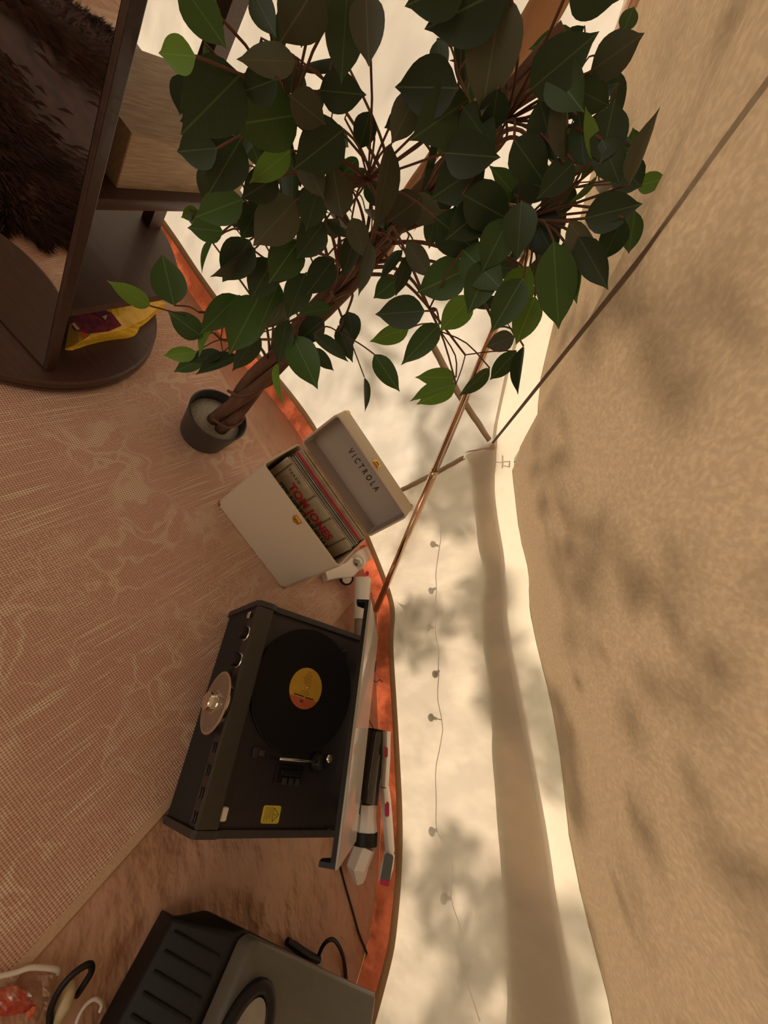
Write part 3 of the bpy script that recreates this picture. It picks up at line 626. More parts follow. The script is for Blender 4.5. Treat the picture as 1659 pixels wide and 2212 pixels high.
LEAVES = [
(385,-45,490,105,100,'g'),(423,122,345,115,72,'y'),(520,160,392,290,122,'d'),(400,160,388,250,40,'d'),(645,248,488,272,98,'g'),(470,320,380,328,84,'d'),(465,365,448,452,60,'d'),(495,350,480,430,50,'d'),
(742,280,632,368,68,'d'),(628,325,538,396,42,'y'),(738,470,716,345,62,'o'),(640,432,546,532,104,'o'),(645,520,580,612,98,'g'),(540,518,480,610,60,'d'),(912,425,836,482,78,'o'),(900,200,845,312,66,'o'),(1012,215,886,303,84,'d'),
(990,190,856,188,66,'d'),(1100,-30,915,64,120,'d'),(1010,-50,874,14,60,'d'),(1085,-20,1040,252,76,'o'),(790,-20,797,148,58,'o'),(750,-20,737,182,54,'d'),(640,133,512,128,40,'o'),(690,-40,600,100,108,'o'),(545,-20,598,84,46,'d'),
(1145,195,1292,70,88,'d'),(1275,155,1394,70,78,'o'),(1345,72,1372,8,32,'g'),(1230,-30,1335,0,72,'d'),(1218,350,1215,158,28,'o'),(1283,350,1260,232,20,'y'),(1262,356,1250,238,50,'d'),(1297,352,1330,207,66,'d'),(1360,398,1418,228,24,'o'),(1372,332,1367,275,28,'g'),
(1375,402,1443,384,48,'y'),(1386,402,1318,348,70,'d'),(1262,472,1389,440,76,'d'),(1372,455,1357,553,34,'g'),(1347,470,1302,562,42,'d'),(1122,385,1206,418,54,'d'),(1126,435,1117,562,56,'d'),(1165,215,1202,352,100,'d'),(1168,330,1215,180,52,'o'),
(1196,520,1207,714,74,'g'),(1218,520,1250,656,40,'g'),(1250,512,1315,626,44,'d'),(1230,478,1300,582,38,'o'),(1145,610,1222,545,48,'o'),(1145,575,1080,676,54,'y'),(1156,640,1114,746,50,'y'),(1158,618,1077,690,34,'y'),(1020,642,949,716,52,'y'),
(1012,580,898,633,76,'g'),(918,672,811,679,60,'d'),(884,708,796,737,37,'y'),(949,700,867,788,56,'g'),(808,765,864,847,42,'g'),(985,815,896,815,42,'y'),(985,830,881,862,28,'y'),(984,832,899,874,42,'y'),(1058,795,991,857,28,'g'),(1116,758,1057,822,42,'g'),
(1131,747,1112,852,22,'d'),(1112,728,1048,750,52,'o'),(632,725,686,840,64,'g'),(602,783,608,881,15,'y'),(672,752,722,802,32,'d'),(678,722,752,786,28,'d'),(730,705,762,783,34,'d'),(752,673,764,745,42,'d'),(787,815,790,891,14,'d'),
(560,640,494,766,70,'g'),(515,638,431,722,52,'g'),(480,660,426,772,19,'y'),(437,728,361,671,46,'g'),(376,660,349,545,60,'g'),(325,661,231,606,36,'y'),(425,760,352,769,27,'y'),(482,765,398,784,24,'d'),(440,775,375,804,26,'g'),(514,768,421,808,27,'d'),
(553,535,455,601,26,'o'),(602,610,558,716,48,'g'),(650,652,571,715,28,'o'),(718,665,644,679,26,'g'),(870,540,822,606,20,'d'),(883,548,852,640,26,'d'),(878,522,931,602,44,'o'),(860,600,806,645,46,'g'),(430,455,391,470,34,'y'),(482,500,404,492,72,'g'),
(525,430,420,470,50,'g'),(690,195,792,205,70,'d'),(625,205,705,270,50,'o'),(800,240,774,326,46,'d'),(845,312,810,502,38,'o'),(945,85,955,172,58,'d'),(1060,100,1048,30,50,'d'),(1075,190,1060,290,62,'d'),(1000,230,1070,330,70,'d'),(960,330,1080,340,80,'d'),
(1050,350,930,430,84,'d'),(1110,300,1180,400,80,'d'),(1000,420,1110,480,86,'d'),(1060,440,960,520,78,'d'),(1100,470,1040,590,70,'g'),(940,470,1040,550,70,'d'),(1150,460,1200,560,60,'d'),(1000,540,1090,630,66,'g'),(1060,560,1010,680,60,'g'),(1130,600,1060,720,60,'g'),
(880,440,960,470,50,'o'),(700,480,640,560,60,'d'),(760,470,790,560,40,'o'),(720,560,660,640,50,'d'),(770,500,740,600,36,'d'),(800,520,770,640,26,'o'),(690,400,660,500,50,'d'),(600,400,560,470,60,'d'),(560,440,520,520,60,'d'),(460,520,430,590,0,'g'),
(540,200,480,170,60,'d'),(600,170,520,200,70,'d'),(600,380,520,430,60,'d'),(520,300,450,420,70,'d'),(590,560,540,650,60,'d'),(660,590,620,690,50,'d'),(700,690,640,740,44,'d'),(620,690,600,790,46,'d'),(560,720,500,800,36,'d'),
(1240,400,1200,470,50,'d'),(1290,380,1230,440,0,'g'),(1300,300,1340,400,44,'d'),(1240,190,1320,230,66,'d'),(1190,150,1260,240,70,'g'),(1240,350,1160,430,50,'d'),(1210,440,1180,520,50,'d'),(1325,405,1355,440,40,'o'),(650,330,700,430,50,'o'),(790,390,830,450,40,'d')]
AXIS = Vector((TB0.x + .02, TB0.y, 0))
lk = [0]; twg = G()
branch_ends = []
def trunkpt(z): return Vector((TB0.x + .03 * z, TB0.y + .01, z))
def put_leaf(bp, tp, wpx, col, depth=None, rnd=False):
    """a leaf from its stem point to its drip tip; the blade is rolled about its midrib when it shows narrow"""
    L = (tp - bp).length; nat = .56
    y = (tp - bp).normalized(); view = (CAM - (bp + tp) / 2).normalized()
    n = (view - y * view.dot(y)).normalized()
    dist = (CAM - (bp + tp) / 2).length
    if wpx:
        wr = (wpx / FPX * dist) / L
        roll = math.acos(max(.2, min(1, wr / .56))) if wr < .56 else 0
        sx = min(max(wr / .56, 1), 1.2) if wr >= .56 else max(.62, min(1, wr / .56 / max(math.cos(roll), .2)))
        if wr < .56: sx = .8; roll = math.acos(max(.15, min(1, wr / (.56 * .8))))
    else: sx = random.uniform(.68, .88); roll = random.uniform(-1.2, 1.2)
    roll *= random.choice((-1, 1)); n = Matrix.Rotation(roll, 3, y) @ n
    if col == 'o': n = -n if random.random() < .5 else n
    x = y.cross(n).normalized()
    o = bpy.data.objects.new('leaf', LM[(col, random.randrange(3))]); COL.objects.link(o); o.parent = tree
    Mw = Matrix(((x.x * L * sx, y.x * L, n.x * L, bp.x - TB0.x), (x.y * L * sx, y.y * L, n.y * L, bp.y - TB0.y), (x.z * L * sx, y.z * L, n.z * L, bp.z - TB0.z), (0, 0, 0, 1)))
    o.matrix_local = Mw; lk[0] += 1
    branch_ends.append(bp.copy())
def near_axis(px, py):
    r = ray(px, py); rh = Vector((r.x, r.y, 0)); t = (AXIS - Vector((0, 0, 0))).dot(rh) / rh.length_squared
    return t
for bx_, by_, tx, ty, w, c in LEAVES:
    plen = math.hypot(tx - bx_, ty - by_); mx_, my_ = (bx_ + tx) / 2, (by_ + ty) / 2
    t0 = near_axis(mx_, my_); Lr = random.uniform(.066, .086) * (1.0 if max(w, 1) / plen < .9 else .8)
    # straight-line distance at which a leaf of its own length would look this long
    d = Lr * FPX / plen / (Vector((mx_ - CX, my_ - CY, FPX)).length / FPX) * 1.0
    d = max(t0 - .42, min(t0 + .12, d)); d = max(d, .42)
    bp = atd(bx_, by_, d + random.uniform(-.012, .012)); tp = atd(tx, ty, d + random.uniform(-.02, .02))
    put_leaf(bp, tp, w, c)
# filling leaves through the crown, hanging from the inner branches
poly = [(400, -20), (385, 200), (395, 440), (450, 560), (470, 700), (560, 770), (640, 720), (800, 700), (860, 660), (960, 650), (1100, 700), (1180, 560), (1320, 470), (1370, 330), (1320, 40), (1200, -40)]
holes = [(850, 110, 70, 120), (920, 350, 45, 55), (800, 280, 22, 40), (500, 60, 60, 90), (690, 620, 50, 40), (560, 660, 0, 0), (860, 400, 40, 40), (1050, 60, 0, 0), (1100, 60, 60, 50), (600, 430, 0, 0), (760, 640, 60, 60)]
def inpoly(x, y, P):
    c = False
    for i in range(len(P)):
        a = P[i]; b = P[(i + 1) % len(P)]
        if (a[1] > y) != (b[1] > y) and x < (b[0] - a[0]) * (y - a[1]) / (b[1] - a[1]) + a[0]: c = not c
    return c
tries = 0
while lk[0] < 292 and tries < 5000:
    tries += 1
    x, y = random.uniform(380, 1370), random.uniform(-40, 770)
    if not inpoly(x, y, poly): continue
    if any(hx and ((x - a) / hx) ** 2 + ((y - b_) / hy) ** 2 < 1 for a, b_, hx, hy in holes if hx): continue
    if y > 480 and random.random() < .45: continue
    t0 = near_axis(x, y); d = max(.5, t0 + random.uniform(-.12, .14)); bp = atd(x, y, d)
    if bp.z < .32: continue
    dr = Vector((random.uniform(-1, 1), random.uniform(-1, 1), random.uniform(-1.6, .3))).normalized(); tp = bp + dr * random.uniform(.055, .08)
    q = tp - CAM; cxx = AX * q.x + AY * q.y + AZ * q.z; pu, pv = CX + FPX * cxx.x / cxx.z, CY + FPX * cxx.y / cxx.z
    if any(hx and ((pu - a) / hx) ** 2 + ((pv - b_) / hy) ** 2 < 1 for a, b_, hx, hy in holes if hx) or not inpoly(pu, pv, poly): continue
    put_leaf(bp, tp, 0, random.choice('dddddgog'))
# branches: join leaf stems to nearby nodes, nodes to the trunk
nodes = []
for e in branch_ends:
    for nd in nodes:
        if (nd[0] - e).length < .11: nd[1].append(e); break
    else: nodes.append([e + Vector((0, 0, .0)), [e]])
for nd in nodes:
    c = sum(nd[1], Vector()) / len(nd[1]); tz = max(.42, min(1.15, c.z - .10 - .25 * (Vector((c.x, c.y, 0)) - AXIS).length)); a = trunkpt(tz)
    c2 = c.lerp(a, .12); mid = a.lerp(c2, .5) + Vector((random.uniform(-.03, .03), random.uniform(-.03, .03), .05)); 
    pts = [q - TB0 for q in spline([a, a.lerp(mid, .5) + Vector((0, 0, .02)), mid, c2], 5)]
    G().tube(pts, [.0042 - .0026 * i / (len(pts) - 1) for i in range(len(pts))], 6).build('branch', TWIG, tree, True)
    for e in nd[1]:
        m2 = c2.lerp(e, .5) + Vector((random.uniform(-.008, .008), random.uniform(-.008, .008), .006))
        twg.tube([q - TB0 for q in spline([c2, m2, e], 3)], .0011, 5)
prep(twg.build('twigs', TWIG, tree, True), kind='stuff')

# ---------------------------------------------------------------- record case
cxr, cyr, car, cw, cdp, ch = -.4485, .5411, .5303, .3566, .1609, .3049
case = thing('record_case', 'cream leatherette record case with brass fittings, lid open, full of albums', 'case', (cxr, cyr, .0055), car)
ZL = ch - .0055
smooth_by_angle(open_box(cw, cdp, ZL, .007, .016).build('body', CREAM, case), 40)
th = math.radians(100); LM4 = Matrix(((1, 0, 0, 0), (0, -math.cos(th), math.sin(th), cdp + .002), (0, math.sin(th), math.cos(th), ZL + .001), (0, 0, 0, 1)))
FL = Matrix(((1, 0, 0, 0), (0, 1, 0, 0), (0, 0, -1, .065), (0, 0, 0, 1)))
lb = open_box(cw, .160, .065, .006, .016); lb.V = [LM4 @ FL @ v for v in lb.V]; lid = smooth_by_angle(lb.build('lid', CREAM, case), 40)
ln_ = G(); ln_.prism(rrect(.0062, .0062, cw - .0062, .1538, .010), .0588, .0578, LM4)
for a, b in (((.0062, .0062, .003), (.0072, .1538, .0585)), ((cw - .0072, .0062, .003), (cw - .0062, .1538, .0585)), ((.0062, .0062, .003), (cw - .0062, .0072, .0585)), ((.0062, .1528, .003), (cw - .0062, .1538, .0585))): ln_.box(a, b, LM4)
ln_.build('lining', LINER, lid)
TM = LM4 @ Matrix.Translation((.101, .083, .0574)) ; 
# lettering faces the opening (local -z): flip about x so that it reads along +u with its top toward the free edge
RM = Matrix(((1, 0, 0, 0), (0, 1, 0, 0), (0, 0, -1, 0), (0, 0, 0, 1)))
text('lettering', 'VICTROLA', .029, TM @ RM, INK, lid, .0003, 1.75, .0006, .70)
def clasp(M, par):
    g = G(); g.box((-.014, -.010, 0), (.014, .010, .0025), M, .001); g.box((-.011, -.008, .0025), (-.006, .008, .008), M, .001); g.box((.006, -.008, .0025), (.011, .008, .008), M, .001)
    g.box((-.011, .005, .0025), (.011, .009, .0075), M, .001); g.box((-.011, -.010, .0025), (.011, -.006, .0065), M, .001); g.box((-.005, -.016, .001), (.005, -.008, .005), M, .001); g.build('clasp', GOLD, par)
# lid clasp on the free edge wall (local y = .160), normal +y
clasp(LM4 @ Matrix(((1, 0, 0, cw / 2 + .0), (0, 0, 1, .160), (0, -1, 0, .018), (0, 0, 0, 1))), lid)
clasp(Matrix(((1, 0, 0, cw / 2 + .0), (0, 0, -1, 0), (0, 1, 0, ZL - .018), (0, 0, 0, 1))), case)
def corner(c, M, par):
    g = G(); sx, sy, sz = [1 if k else -1 for k in c]; X0 = cw if c[0] else 0; 
    g.lathe([(.0165, -.0005), (.0172, .004), (.0172, .013), (.0165, .0135)], M @ Matrix.Translation((X0 - sx * .016, (.160 if c[1] else 0) - sy * .016, .065 - .0128)), 24, False); 
    bm = bmesh.new(); g2 = g.build('brass_corner', GOLD, par, True); bm.from_mesh(g2.data)
    # keep only the quarter at the corner
    Mi = (M @ Matrix.Translation((X0 - sx * .016, (.160 if c[1] else 0) - sy * .016, .065 - .0128))).inverted(); rm = []
    for f in bm.faces:
        q = Mi @ f.calc_center_median()
        if q.x * sx < -.001 or q.y * sy < -.001: rm.append(f)
    bmesh.ops.delete(bm, geom=rm, context='FACES'); bm.to_mesh(g2.data); bm.free()
for c in ((0, 1, 1), (1, 1, 1), (0, 0, 1), (1, 0, 1)): corner(c, LM4, lid)
FB = Matrix(((1, 0, 0, 0), (0, cdp / .160, 0, 0), (0, 0, -1, .0655), (0, 0, 0, 1)))
for c in ((0, 0, 1), (1, 0, 1)): corner(c, FB, case)
for u_ in (.05, cw - .05):
    G().lathe([(.0035, -.014), (.0035, .014)], Matrix.Translation((u_, cdp + .003, ZL)) @ Matrix.Rotation(math.pi / 2, 4, 'Y'), 10).build('hinge', GOLD, case, True)
# albums
RC = Matrix.Translation((cxr, cyr, 0)) @ Matrix.Rotation(car, 4, 'Z')
cols = [(.42, .34, .23), (.60, .52, .40), (.55, .07, .09), (.50, .44, .36), (.03, .03, .04), (.05, .05, .07), (.55, .50, .42), (.25, .24, .26), (.05, .05, .05), (.52, .46, .34), (.10, .14, .13), (.07, .10, .10), (.55, .48, .40), (.58, .06, .10), (.52, .05, .09), (.60, .10, .12), (.60, .54, .44), (.58, .50, .38), (.22, .16, .12), (.62, .55, .42), (.58, .51, .38), (.60, .53, .40), (.25, .20, .15), (.60, .53, .40)]
words = ['brown first album with red and teal lettering facing the front', 'cream sleeve', 'red sleeve', 'grey beige sleeve', 'black sleeve', 'blue black sleeve', 'pale sleeve', 'slate grey sleeve', 'thin black sleeve', 'ivory sleeve', 'dark green sleeve', 'deep teal sleeve', 'beige sleeve', 'crimson sleeve', 'deep red sleeve', 'bright red sleeve', 'off white sleeve', 'tan sleeve', 'dark brown sleeve', 'yellowed cream sleeve', 'worn cream sleeve', 'plain cream sleeve', 'speckled brown sleeve', 'last cream sleeve']
t0_, t1_ = .072, .1495; n_ = len(cols); ta = math.atan2(.030, .31)
for i, c in enumerate(cols):
    vt = t0_ + (t1_ - t0_) * i / (n_ - 1); vb = vt - .030; m = simple('sleeve_%s' % i, c, .55, c2=tuple(x * .8 for x in c), sc=40)
    w0 = .020 + random.uniform(0, .010); hgt = .304 + random.uniform(-.004, .003)
    lab = ['first album in the case: brown plank print sleeve lettered in red and teal'] + ['%s in the record case, %s from the front of the row' % (words[k], ('second third fourth fifth sixth seventh eighth ninth tenth eleventh twelfth thirteenth fourteenth fifteenth sixteenth seventeenth eighteenth nineteenth twentieth twenty-first twenty-second twenty-third twenty-fourth'.split())[k - 1]) for k in range(1, n_)]
    P = RC @ Vector((0, vb, .0135)); rec = thing('album', lab[i], 'record', P, car, 'albums in the record case')
    M = Matrix.Rotation(-ta, 4, 'X')
    G().box((w0, 0, 0), (w0 + .315, .0029, hgt), M, .0006, 1).build('sleeve', m, rec)
    if i == 0:
        SM = M @ Matrix(((1, 0, 0, 0), (0, 0, -1, -.0002), (0, 1, 0, 0), (0, 0, 0, 1)))
        red = simple('red_lettering', (.50, .035, .04), .5); teal = simple('teal_lettering', (.05, .10, .10), .5)
        text('lettering', 'TOM JONES', .041, SM @ Matrix.Translation((.088, .244, 0)), red, rec, .0002, 1.0, .0016, .91)
        text('lettering', "IT'S NOT UNUSUAL", .032, SM @ Matrix.Translation((.066, .213, 0)), teal, rec, .0002, 1.0, .0014, .86)
        text('lettering', 'STEREO', .013, SM @ Matrix.Translation((.040, .285, 0)), INK, rec, .0002, 1.35, .0003, 1.1)
        g = G()
        for u_ in (.040, .150, .228, .30): g.box((u_, -.0004, .0), (u_ + .006, 0, .31), M)
        g.build('stripe', simple('plank_gap', (.16, .12, .08), .6), rec)
        G().box((.02, -.0006, .15), (.32, 0, .205), M).build('picture', simple('sleeve_picture', (.08, .07, .06), .5, c2=(.25, .2, .15), sc=30), rec)
    elif i % 3 == 1:
        G().box((w0 + .315, .0006, .004), (w0 + .3158, .0018, hgt - .004), M).build('disc_edge', BLACK, rec)

# ---------------------------------------------------------------- record player
px_, py_, pa_ = -.1033, .5251, -.4738; PW = .4901
PL = thing('record_player', 'black tabletop record player with open lid and a disc on the platter', 'record player', (px_, py_, .0055), pa_)
prof = [(.006, .0), (.0, .012), (-.002, .188), (.004, .199), (.040, .201), (.052, .196), (.060, .190), (.41, .190), (.41, .0)]
for u0, u1 in ((0, .014), (PW - .014, PW)):
    V = [Vector((u0, a, b)) for a, b in prof] + [Vector((u1, a, b)) for a, b in prof]; n = len(prof)
    g = G().add(V, [tuple(range(n)), tuple(reversed(range(n, 2 * n)))] + [(i, n + i, n + (i + 1) % n, (i + 1) % n) for i in range(n)]); g.build('side_panel', PANELM, PL)
G().box((.014, .012, .006), (PW - .014, .40, .174)).build('cabinet', BLACK, PL)
G().box((.014, .006, .010), (PW - .014, .012, .142), bev=.002).build('speaker_grille', BLACKM, PL)
G().box((.014, .006, .144), (PW - .014, .013, .186), bev=.001).build('control_strip', DECKM, PL)
G().box((.014, .000, .187), (PW - .014, .047, .1995), bev=.004).build('front_rail', simple('dark_bronze_rail', (.040, .034, .027), .45), PL)
G().box((.014, .047, .168), (PW - .014, .40, .180)).build('deck', DECKM, PL)
G().box((.014, .385, .176), (PW - .014, .405, .20), bev=.003).build('rear_rail', BLACK, PL)
for f in ((.03, .03), (PW - .03, .03), (.03, .38), (PW - .03, .38)): G().lathe([(.014, 0), (.014, .008)], Matrix.Translation((f[0], f[1], 0)), 16).build('foot', BLACK, PL)
u0, v0 = .180, .193
plat = G().lathe([(.150, .178), (.152, .180), (.152, .188), (.150, .190)], Matrix.Translation((u0, v0, 0)), 64).build('platter', BLACK, PL, True); smooth_by_angle(plat, 30)
disc = thing('vinyl_disc', 'black vinyl record with a yellow and orange label on the record player', 'record', RC @ Vector((0, 0, 0)), 0)
PM = Matrix.Translation((px_, py_, 0)) @ Matrix.Rotation(pa_, 4, 'Z'); disc.location = PM @ Vector((u0, v0, .1962)); disc.rotation_euler = (0, 0, pa_)
smooth_by_angle(G().lathe([(.149, 0), (.151, .001), (.1505, .0022), (.148, .0018), (.053, .0018), (.0505, .0024)], None, 96).build('vinyl', VINYL, disc), 20)
def disc_seg(a0, a1, r, z, n=40): return [(r * math.cos(a0 + (a1 - a0) * i / n), r * math.sin(a0 + (a1 - a0) * i / n)) for i in range(n + 1)]
g = G().lathe([(.0500, .0024), (.0500, .0027)], None, 64); g.build('label', LABY, disc)
c0 = math.acos(.5); off_ = math.radians(-4)
seg = disc_seg(-c0 + off_, c0 + off_, .0497, 0); G().prism(seg, .0027, .0029).build('label', LABR, disc)
G().lathe([(.0035, .002), (.0035, .008), (.002, .010)], None, 16).build('spindle', CHROME, disc, True)
g = G()
# small print: rows run across the label
rot = Matrix.Rotation(off_, 4, 'Z')
for k, (x, w) in enumerate([(-.041, .010), (-.036, .014), (-.031, .018), (-.027, .016), (-.023, .026), (-.019, .018), (-.015, .022), (-.011, .014), (.009, .020), (.014, .026)]):
    g.box((x, -w / 2 * 1.2, .0027), (x + .0011, w / 2 * 1.2, .00285), rot)
g.build('small_print', simple('brown_print', (.25, .13, .03), .6), disc)
g = G(); g.box((.0195, -.031, .0029), (.0225, .0, .003), rot); g.box((.0205, .004, .0029), (.0235, .031, .003), rot); g.box((.030, -.008, .0029), (.036, -.003, .003), rot); g.box((.029, -.001, .0029), (.037, .001, .003), rot); g.build('small_print', INK, disc)
# sheen strip reflector is the lid itself; tone arm
arm = G(); arm.tube([(.342, .150, .206), (.340, .255, .208)], .0032, 10); arm_o = arm.build('tone_arm', STEEL, PL, True)
G().box((.336, .118, .200), (.348, .150, .208), bev=.002).build('headshell', BLACK, PL)
G().lathe([(.022, .180), (.022, .195), (.016, .200), (.016, .212)], Matrix.Translation((.340, .272, 0)), 28).build('arm_pivot', BLACK, PL, True)
G().lathe([(.009, .212), (.009, .220)], Matrix.Translation((.330, .285, 0)), 16).build('arm_weight', CHROME, PL, True)
g = G(); g.box((.352, .16, .180), (.392, .235, .188), bev=.003); g.box((.362, .17, .188), (.374, .222, .196), bev=.002); g.build('mechanism_plate', BLACK, PL)
for k in range(3): G().box((.378, .178 + .018 * k, .188), (.392, .190 + .018 * k, .193), bev=.001).build('lever', PANELM, PL)
g = G(); g.box((.325, .088, .180), (.345, .104, .19), bev=.002); g.box((.329, .100, .19), (.341, .112, .202), bev=.002); g.build('arm_rest', PANELM, PL)
G().lathe([(.013, .180), (.013, .186), (.006, .188)], Matrix.Translation((.065, .305, 0)), 24).build('adapter_post', BLACK, PL, True)
G().box((.437, .046, .1805), (.462, .062, .196), bev=.004).build('lid_stop', WHITEP, PL)
st = G().prism(rrect(.433, .150, .466, .196, .005), .180, .1806).build('warning_sticker', YEL, PL)
T3 = Matrix.Translation((.4495, .173, .1807))
g = G(); tri = [Vector((.014, .012, 0)), Vector((-.0145, .014, 0)), Vector((.010, .0, 0))]
tri = [Vector((.013, .005, 0)), Vector((-.013, .004, 0)), Vector((.0, .019, 0))]
for a, b in ((0, 1), (1, 2), (2, 0)): g.tube([T3 @ tri[a], T3 @ tri[b]], .0007, 4)
g.tube([T3 @ Vector((.0, .007, 0)), T3 @ Vector((0, .013, 0))], .0008, 4); g.build('symbol', INK, st)
g = G()
for k in range(8): g.box((-.014, -.0175 + k * .0026, 0), (.014 - (k % 3) * .004, -.0165 + k * .0026, .0002), T3)
g.build('small_print', simple('sticker_print', (.30, .24, .03), .6), st)
# controls
def front(u, z, v=.006): return Matrix(((1, 0, 0, u), (0, 0, -1, v), (0, 1, 0, z), (0, 0, 0, 1)))
for u_ in (.083, .149):
    k = G().lathe([(.019, 0), (.019, .003), (.0165, .005)], front(u_, .166), 32).build('knob_ring', CHROME, PL, True)
    smooth_by_angle(G().lathe([(.0155, .002), (.0155, .018), (.0145, .020), (.001, .020)], front(u_, .166), 32).build('knob', BLACK, PL), 30)
G().box((.028, -.006, .158), (.046, .008, .172), bev=.003).build('switch', CHROME, PL)
smooth_by_angle(G().lathe([(.052, -.004), (.052, .012), (.048, .015)], front(.245, .140), 48).build('dial_bezel', CHROME, PL), 30)
dial = smooth_by_angle(G().lathe([(.055, .014), (.066, .016), (.0665, .019), (.063, .0205), (.03, .021), (.028, .021)], front(.245, .140), 64).build('tuning_dial', simple('smoky_clear_dial', (.20, .15, .11), .22, c2=(.16, .12, .09), coat=.7), PL), 30)
smooth_by_angle(G().lathe([(.027, .019), (.027, .022), (.022, .024), (.021, .040), (.0185, .042), (.001, .0405)], front(.245, .140), 40).build('dial_knob', CHROME, PL), 30)
smooth_by_angle(G().lathe([(.0665, .0165), (.0682, .0175), (.0682, .0195), (.0665, .0205)], front(.245, .140), 64).build('dial_rim', simple('pale_bronze', (.55, .40, .30), .3, .6), PL), 30)
for u_ in (.335, .377, .418, .459):
    for dz in (.158, .170):
        g = G(); g.tube([Vector((u_ + .009 * math.cos(t), .0045, dz + .003 * math.sin(t))) for t in [i * math.pi / 6 for i in range(7)]], .0016, 6); g.build('button', PANELM, PL, True)
# lid
hy, hz, LL, la = .3993, .2213, .3298, .7797
dL = Vector((0, -math.cos(la), math.sin(la))); dN = Vector((0, math.sin(la), math.cos(la)))   # along the lid, outward normal
lo = Vector((-.003, hy, hz)); LMx = Matrix(((1, 0, 0, lo.x), (0, dL.y, dN.y, lo.y), (0, dL.z, dN.z, lo.z), (0, 0, 0, 1)))
lw = PW + .006
lg = G(); lg.box((0, 0, -.006), (lw, LL, 0), LMx, .0015); lidp = lg.build('lid', LIDM, PL)
g = G()
for x0, x1 in ((0, .008), (lw - .008, lw)):
    pr = [(.004, -.006), (.006, -.013), (LL - .055, -.014), (LL - .035, -.036), (LL - .006, -.036), (LL - .002, -.006)]
    V = [LMx @ Vector((x0, a, b)) for a, b in pr] + [LMx @ Vector((x1, a, b)) for a, b in pr]; n = len(pr); g.add(V, [tuple(range(n)), tuple(reversed(range(n, 2 * n)))] + [(i, n + i, n + (i + 1) % n, (i + 1) % n) for i in range(n)])
g.box((.008, LL - .010, -.015), (lw - .008, LL - .002, -.006), LMx); g.build('lid_rim', BLACK, lidp)
for u_ in (.07, PW - .08): G().box((u_, .390, .196), (u_ + .03, .404, .222), bev=.002).build('hinge', BLACK, PL)
G().tube([(PW - .018, .33, .185), (PW - .018, .32, .262)], .003, 8).build('lid_strut', STEEL, PL)

# ---------------------------------------------------------------- cordless vacuum lying along the wall
VB = lambda x, y, z: atz(x, y, z)
vac = thing('stick_vacuum', 'white and smoked grey stick vacuum with magenta buttons, lying behind the record player', 'vacuum', VB(800, 1590, 0)); o0 = Vector(vac.location)
A = VB(786, 1262, .075); B = VB(770, 1500, .065); ax = (B - A).normalized()
def vt(pts, r, name, mat, par=vac, n=24): 
    o = G().tube([p - o0 for p in pts], r, n).build(name, mat, par); return smooth_by_angle(o, 35)
N1 = VB(784, 1250, .070); N2 = VB(780, 1338, .062); T2 = VB(772, 1560, .055)
vt([N1, N1.lerp(N2, .35), N1.lerp(N2, .37), N1.lerp(N2, .62), N1.lerp(N2, .64), N2], [.031, .030, .0285, .0285, .0275, .0275], 'neck', WHITEP)
vt([N2, T2], .0235, 'wand', GREYP)
K1 = VB(815, 1582, .07); K2 = VB(792, 1735, .065); K3 = VB(790, 1796, .062); K4 = VB(788, 1826, .062)
vt([K1, K1.lerp(K2, .03), K2], [.038, .036, .036], 'dust_cup', SMOKE)
vt([K1 - (K2 - K1).normalized() * .006, K1], [.0385, .0385], 'cup_ring', BLACK)
vt([K2, K2.lerp(K3, .5), K3], [.030, .029, .034], 'motor_cone', WHITEP, n=9)
vt([K3, K4], .0355, 'collar', BLACK)
K5 = VB(772, 1868, .05); K6 = VB(776, 1900, .04)
vt([K4, K5, K6], [.033, .033, .018], 'motor_housing', WHITEP, n=7)
def bar(pts, wd, dp, name, mat, par=vac, upv=Vector((0, 0, 1))):
    V = []; F = []; pts = [p - o0 for p in pts]
    for k, p_ in enumerate(pts):
        t = (pts[min(k + 1, len(pts) - 1)] - pts[max(k - 1, 0)]).normalized(); s_ = t.cross(upv).normalized(); u_ = s_.cross(t)
        w = wd[k] if isinstance(wd, list) else wd
        for q in range(12):
            an = 2 * math.pi * q / 12; ca, sa = math.cos(an), math.sin(an); ca = math.copysign(abs(ca) ** .5, ca); sa = math.copysign(abs(sa) ** .5, sa)
            V.append(p_ + s_ * w * ca + u_ * dp * sa)
    for k in range(len(pts) - 1):
        for q in range(12): F.append((k * 12 + q, k * 12 + (q + 1) % 12, (k + 1) * 12 + (q + 1) % 12, (k + 1) * 12 + q))
    F += [tuple(reversed(range(12))), tuple(range((len(pts) - 1) * 12, len(pts) * 12))]
    return smooth_by_angle(mk(name, V, F, mat, par), 40)
zb = .115
bar([VB(835, 1580, zb), VB(834, 1640, zb), VB(830, 1700, zb)], [.011, .0105, .010], .012, 'battery_grip', WHITEP)
bar([VB(830, 1700, zb), VB(832, 1712, zb), VB(836, 1760, zb), VB(842, 1835, zb - .005), VB(838, 1850, zb - .01)], [.012, .013, .0145, .012, .014], .012, 'handle', WHITEP)
bar([VB(843, 1842, zb - .006), VB(836, 1872, zb - .008), VB(829, 1904, zb - .012)], [.012, .0195, .014], .012, 'display_head', WHITEP)
def btn(x, y, z, L, w, mat=MAG, name='button'):
    c = VB(x, y, z); d = (VB(x, y + 10, z) - c).normalized(); vw = (CAM - c).normalized(); M = axisM(c - o0, vw, d)
    pl = rrect(-L, -w, L, w, w * .98, 6); return G().prism(pl, -.004, .0035, M).build(name, mat, vac)
btn(834, 1625, zb + .012, .014, .0055); btn(836, 1748, zb + .012, .018, .0065)
btn(793, 1239, .088, .009, .0065); btn(790, 1281, .086, .013, .0055)
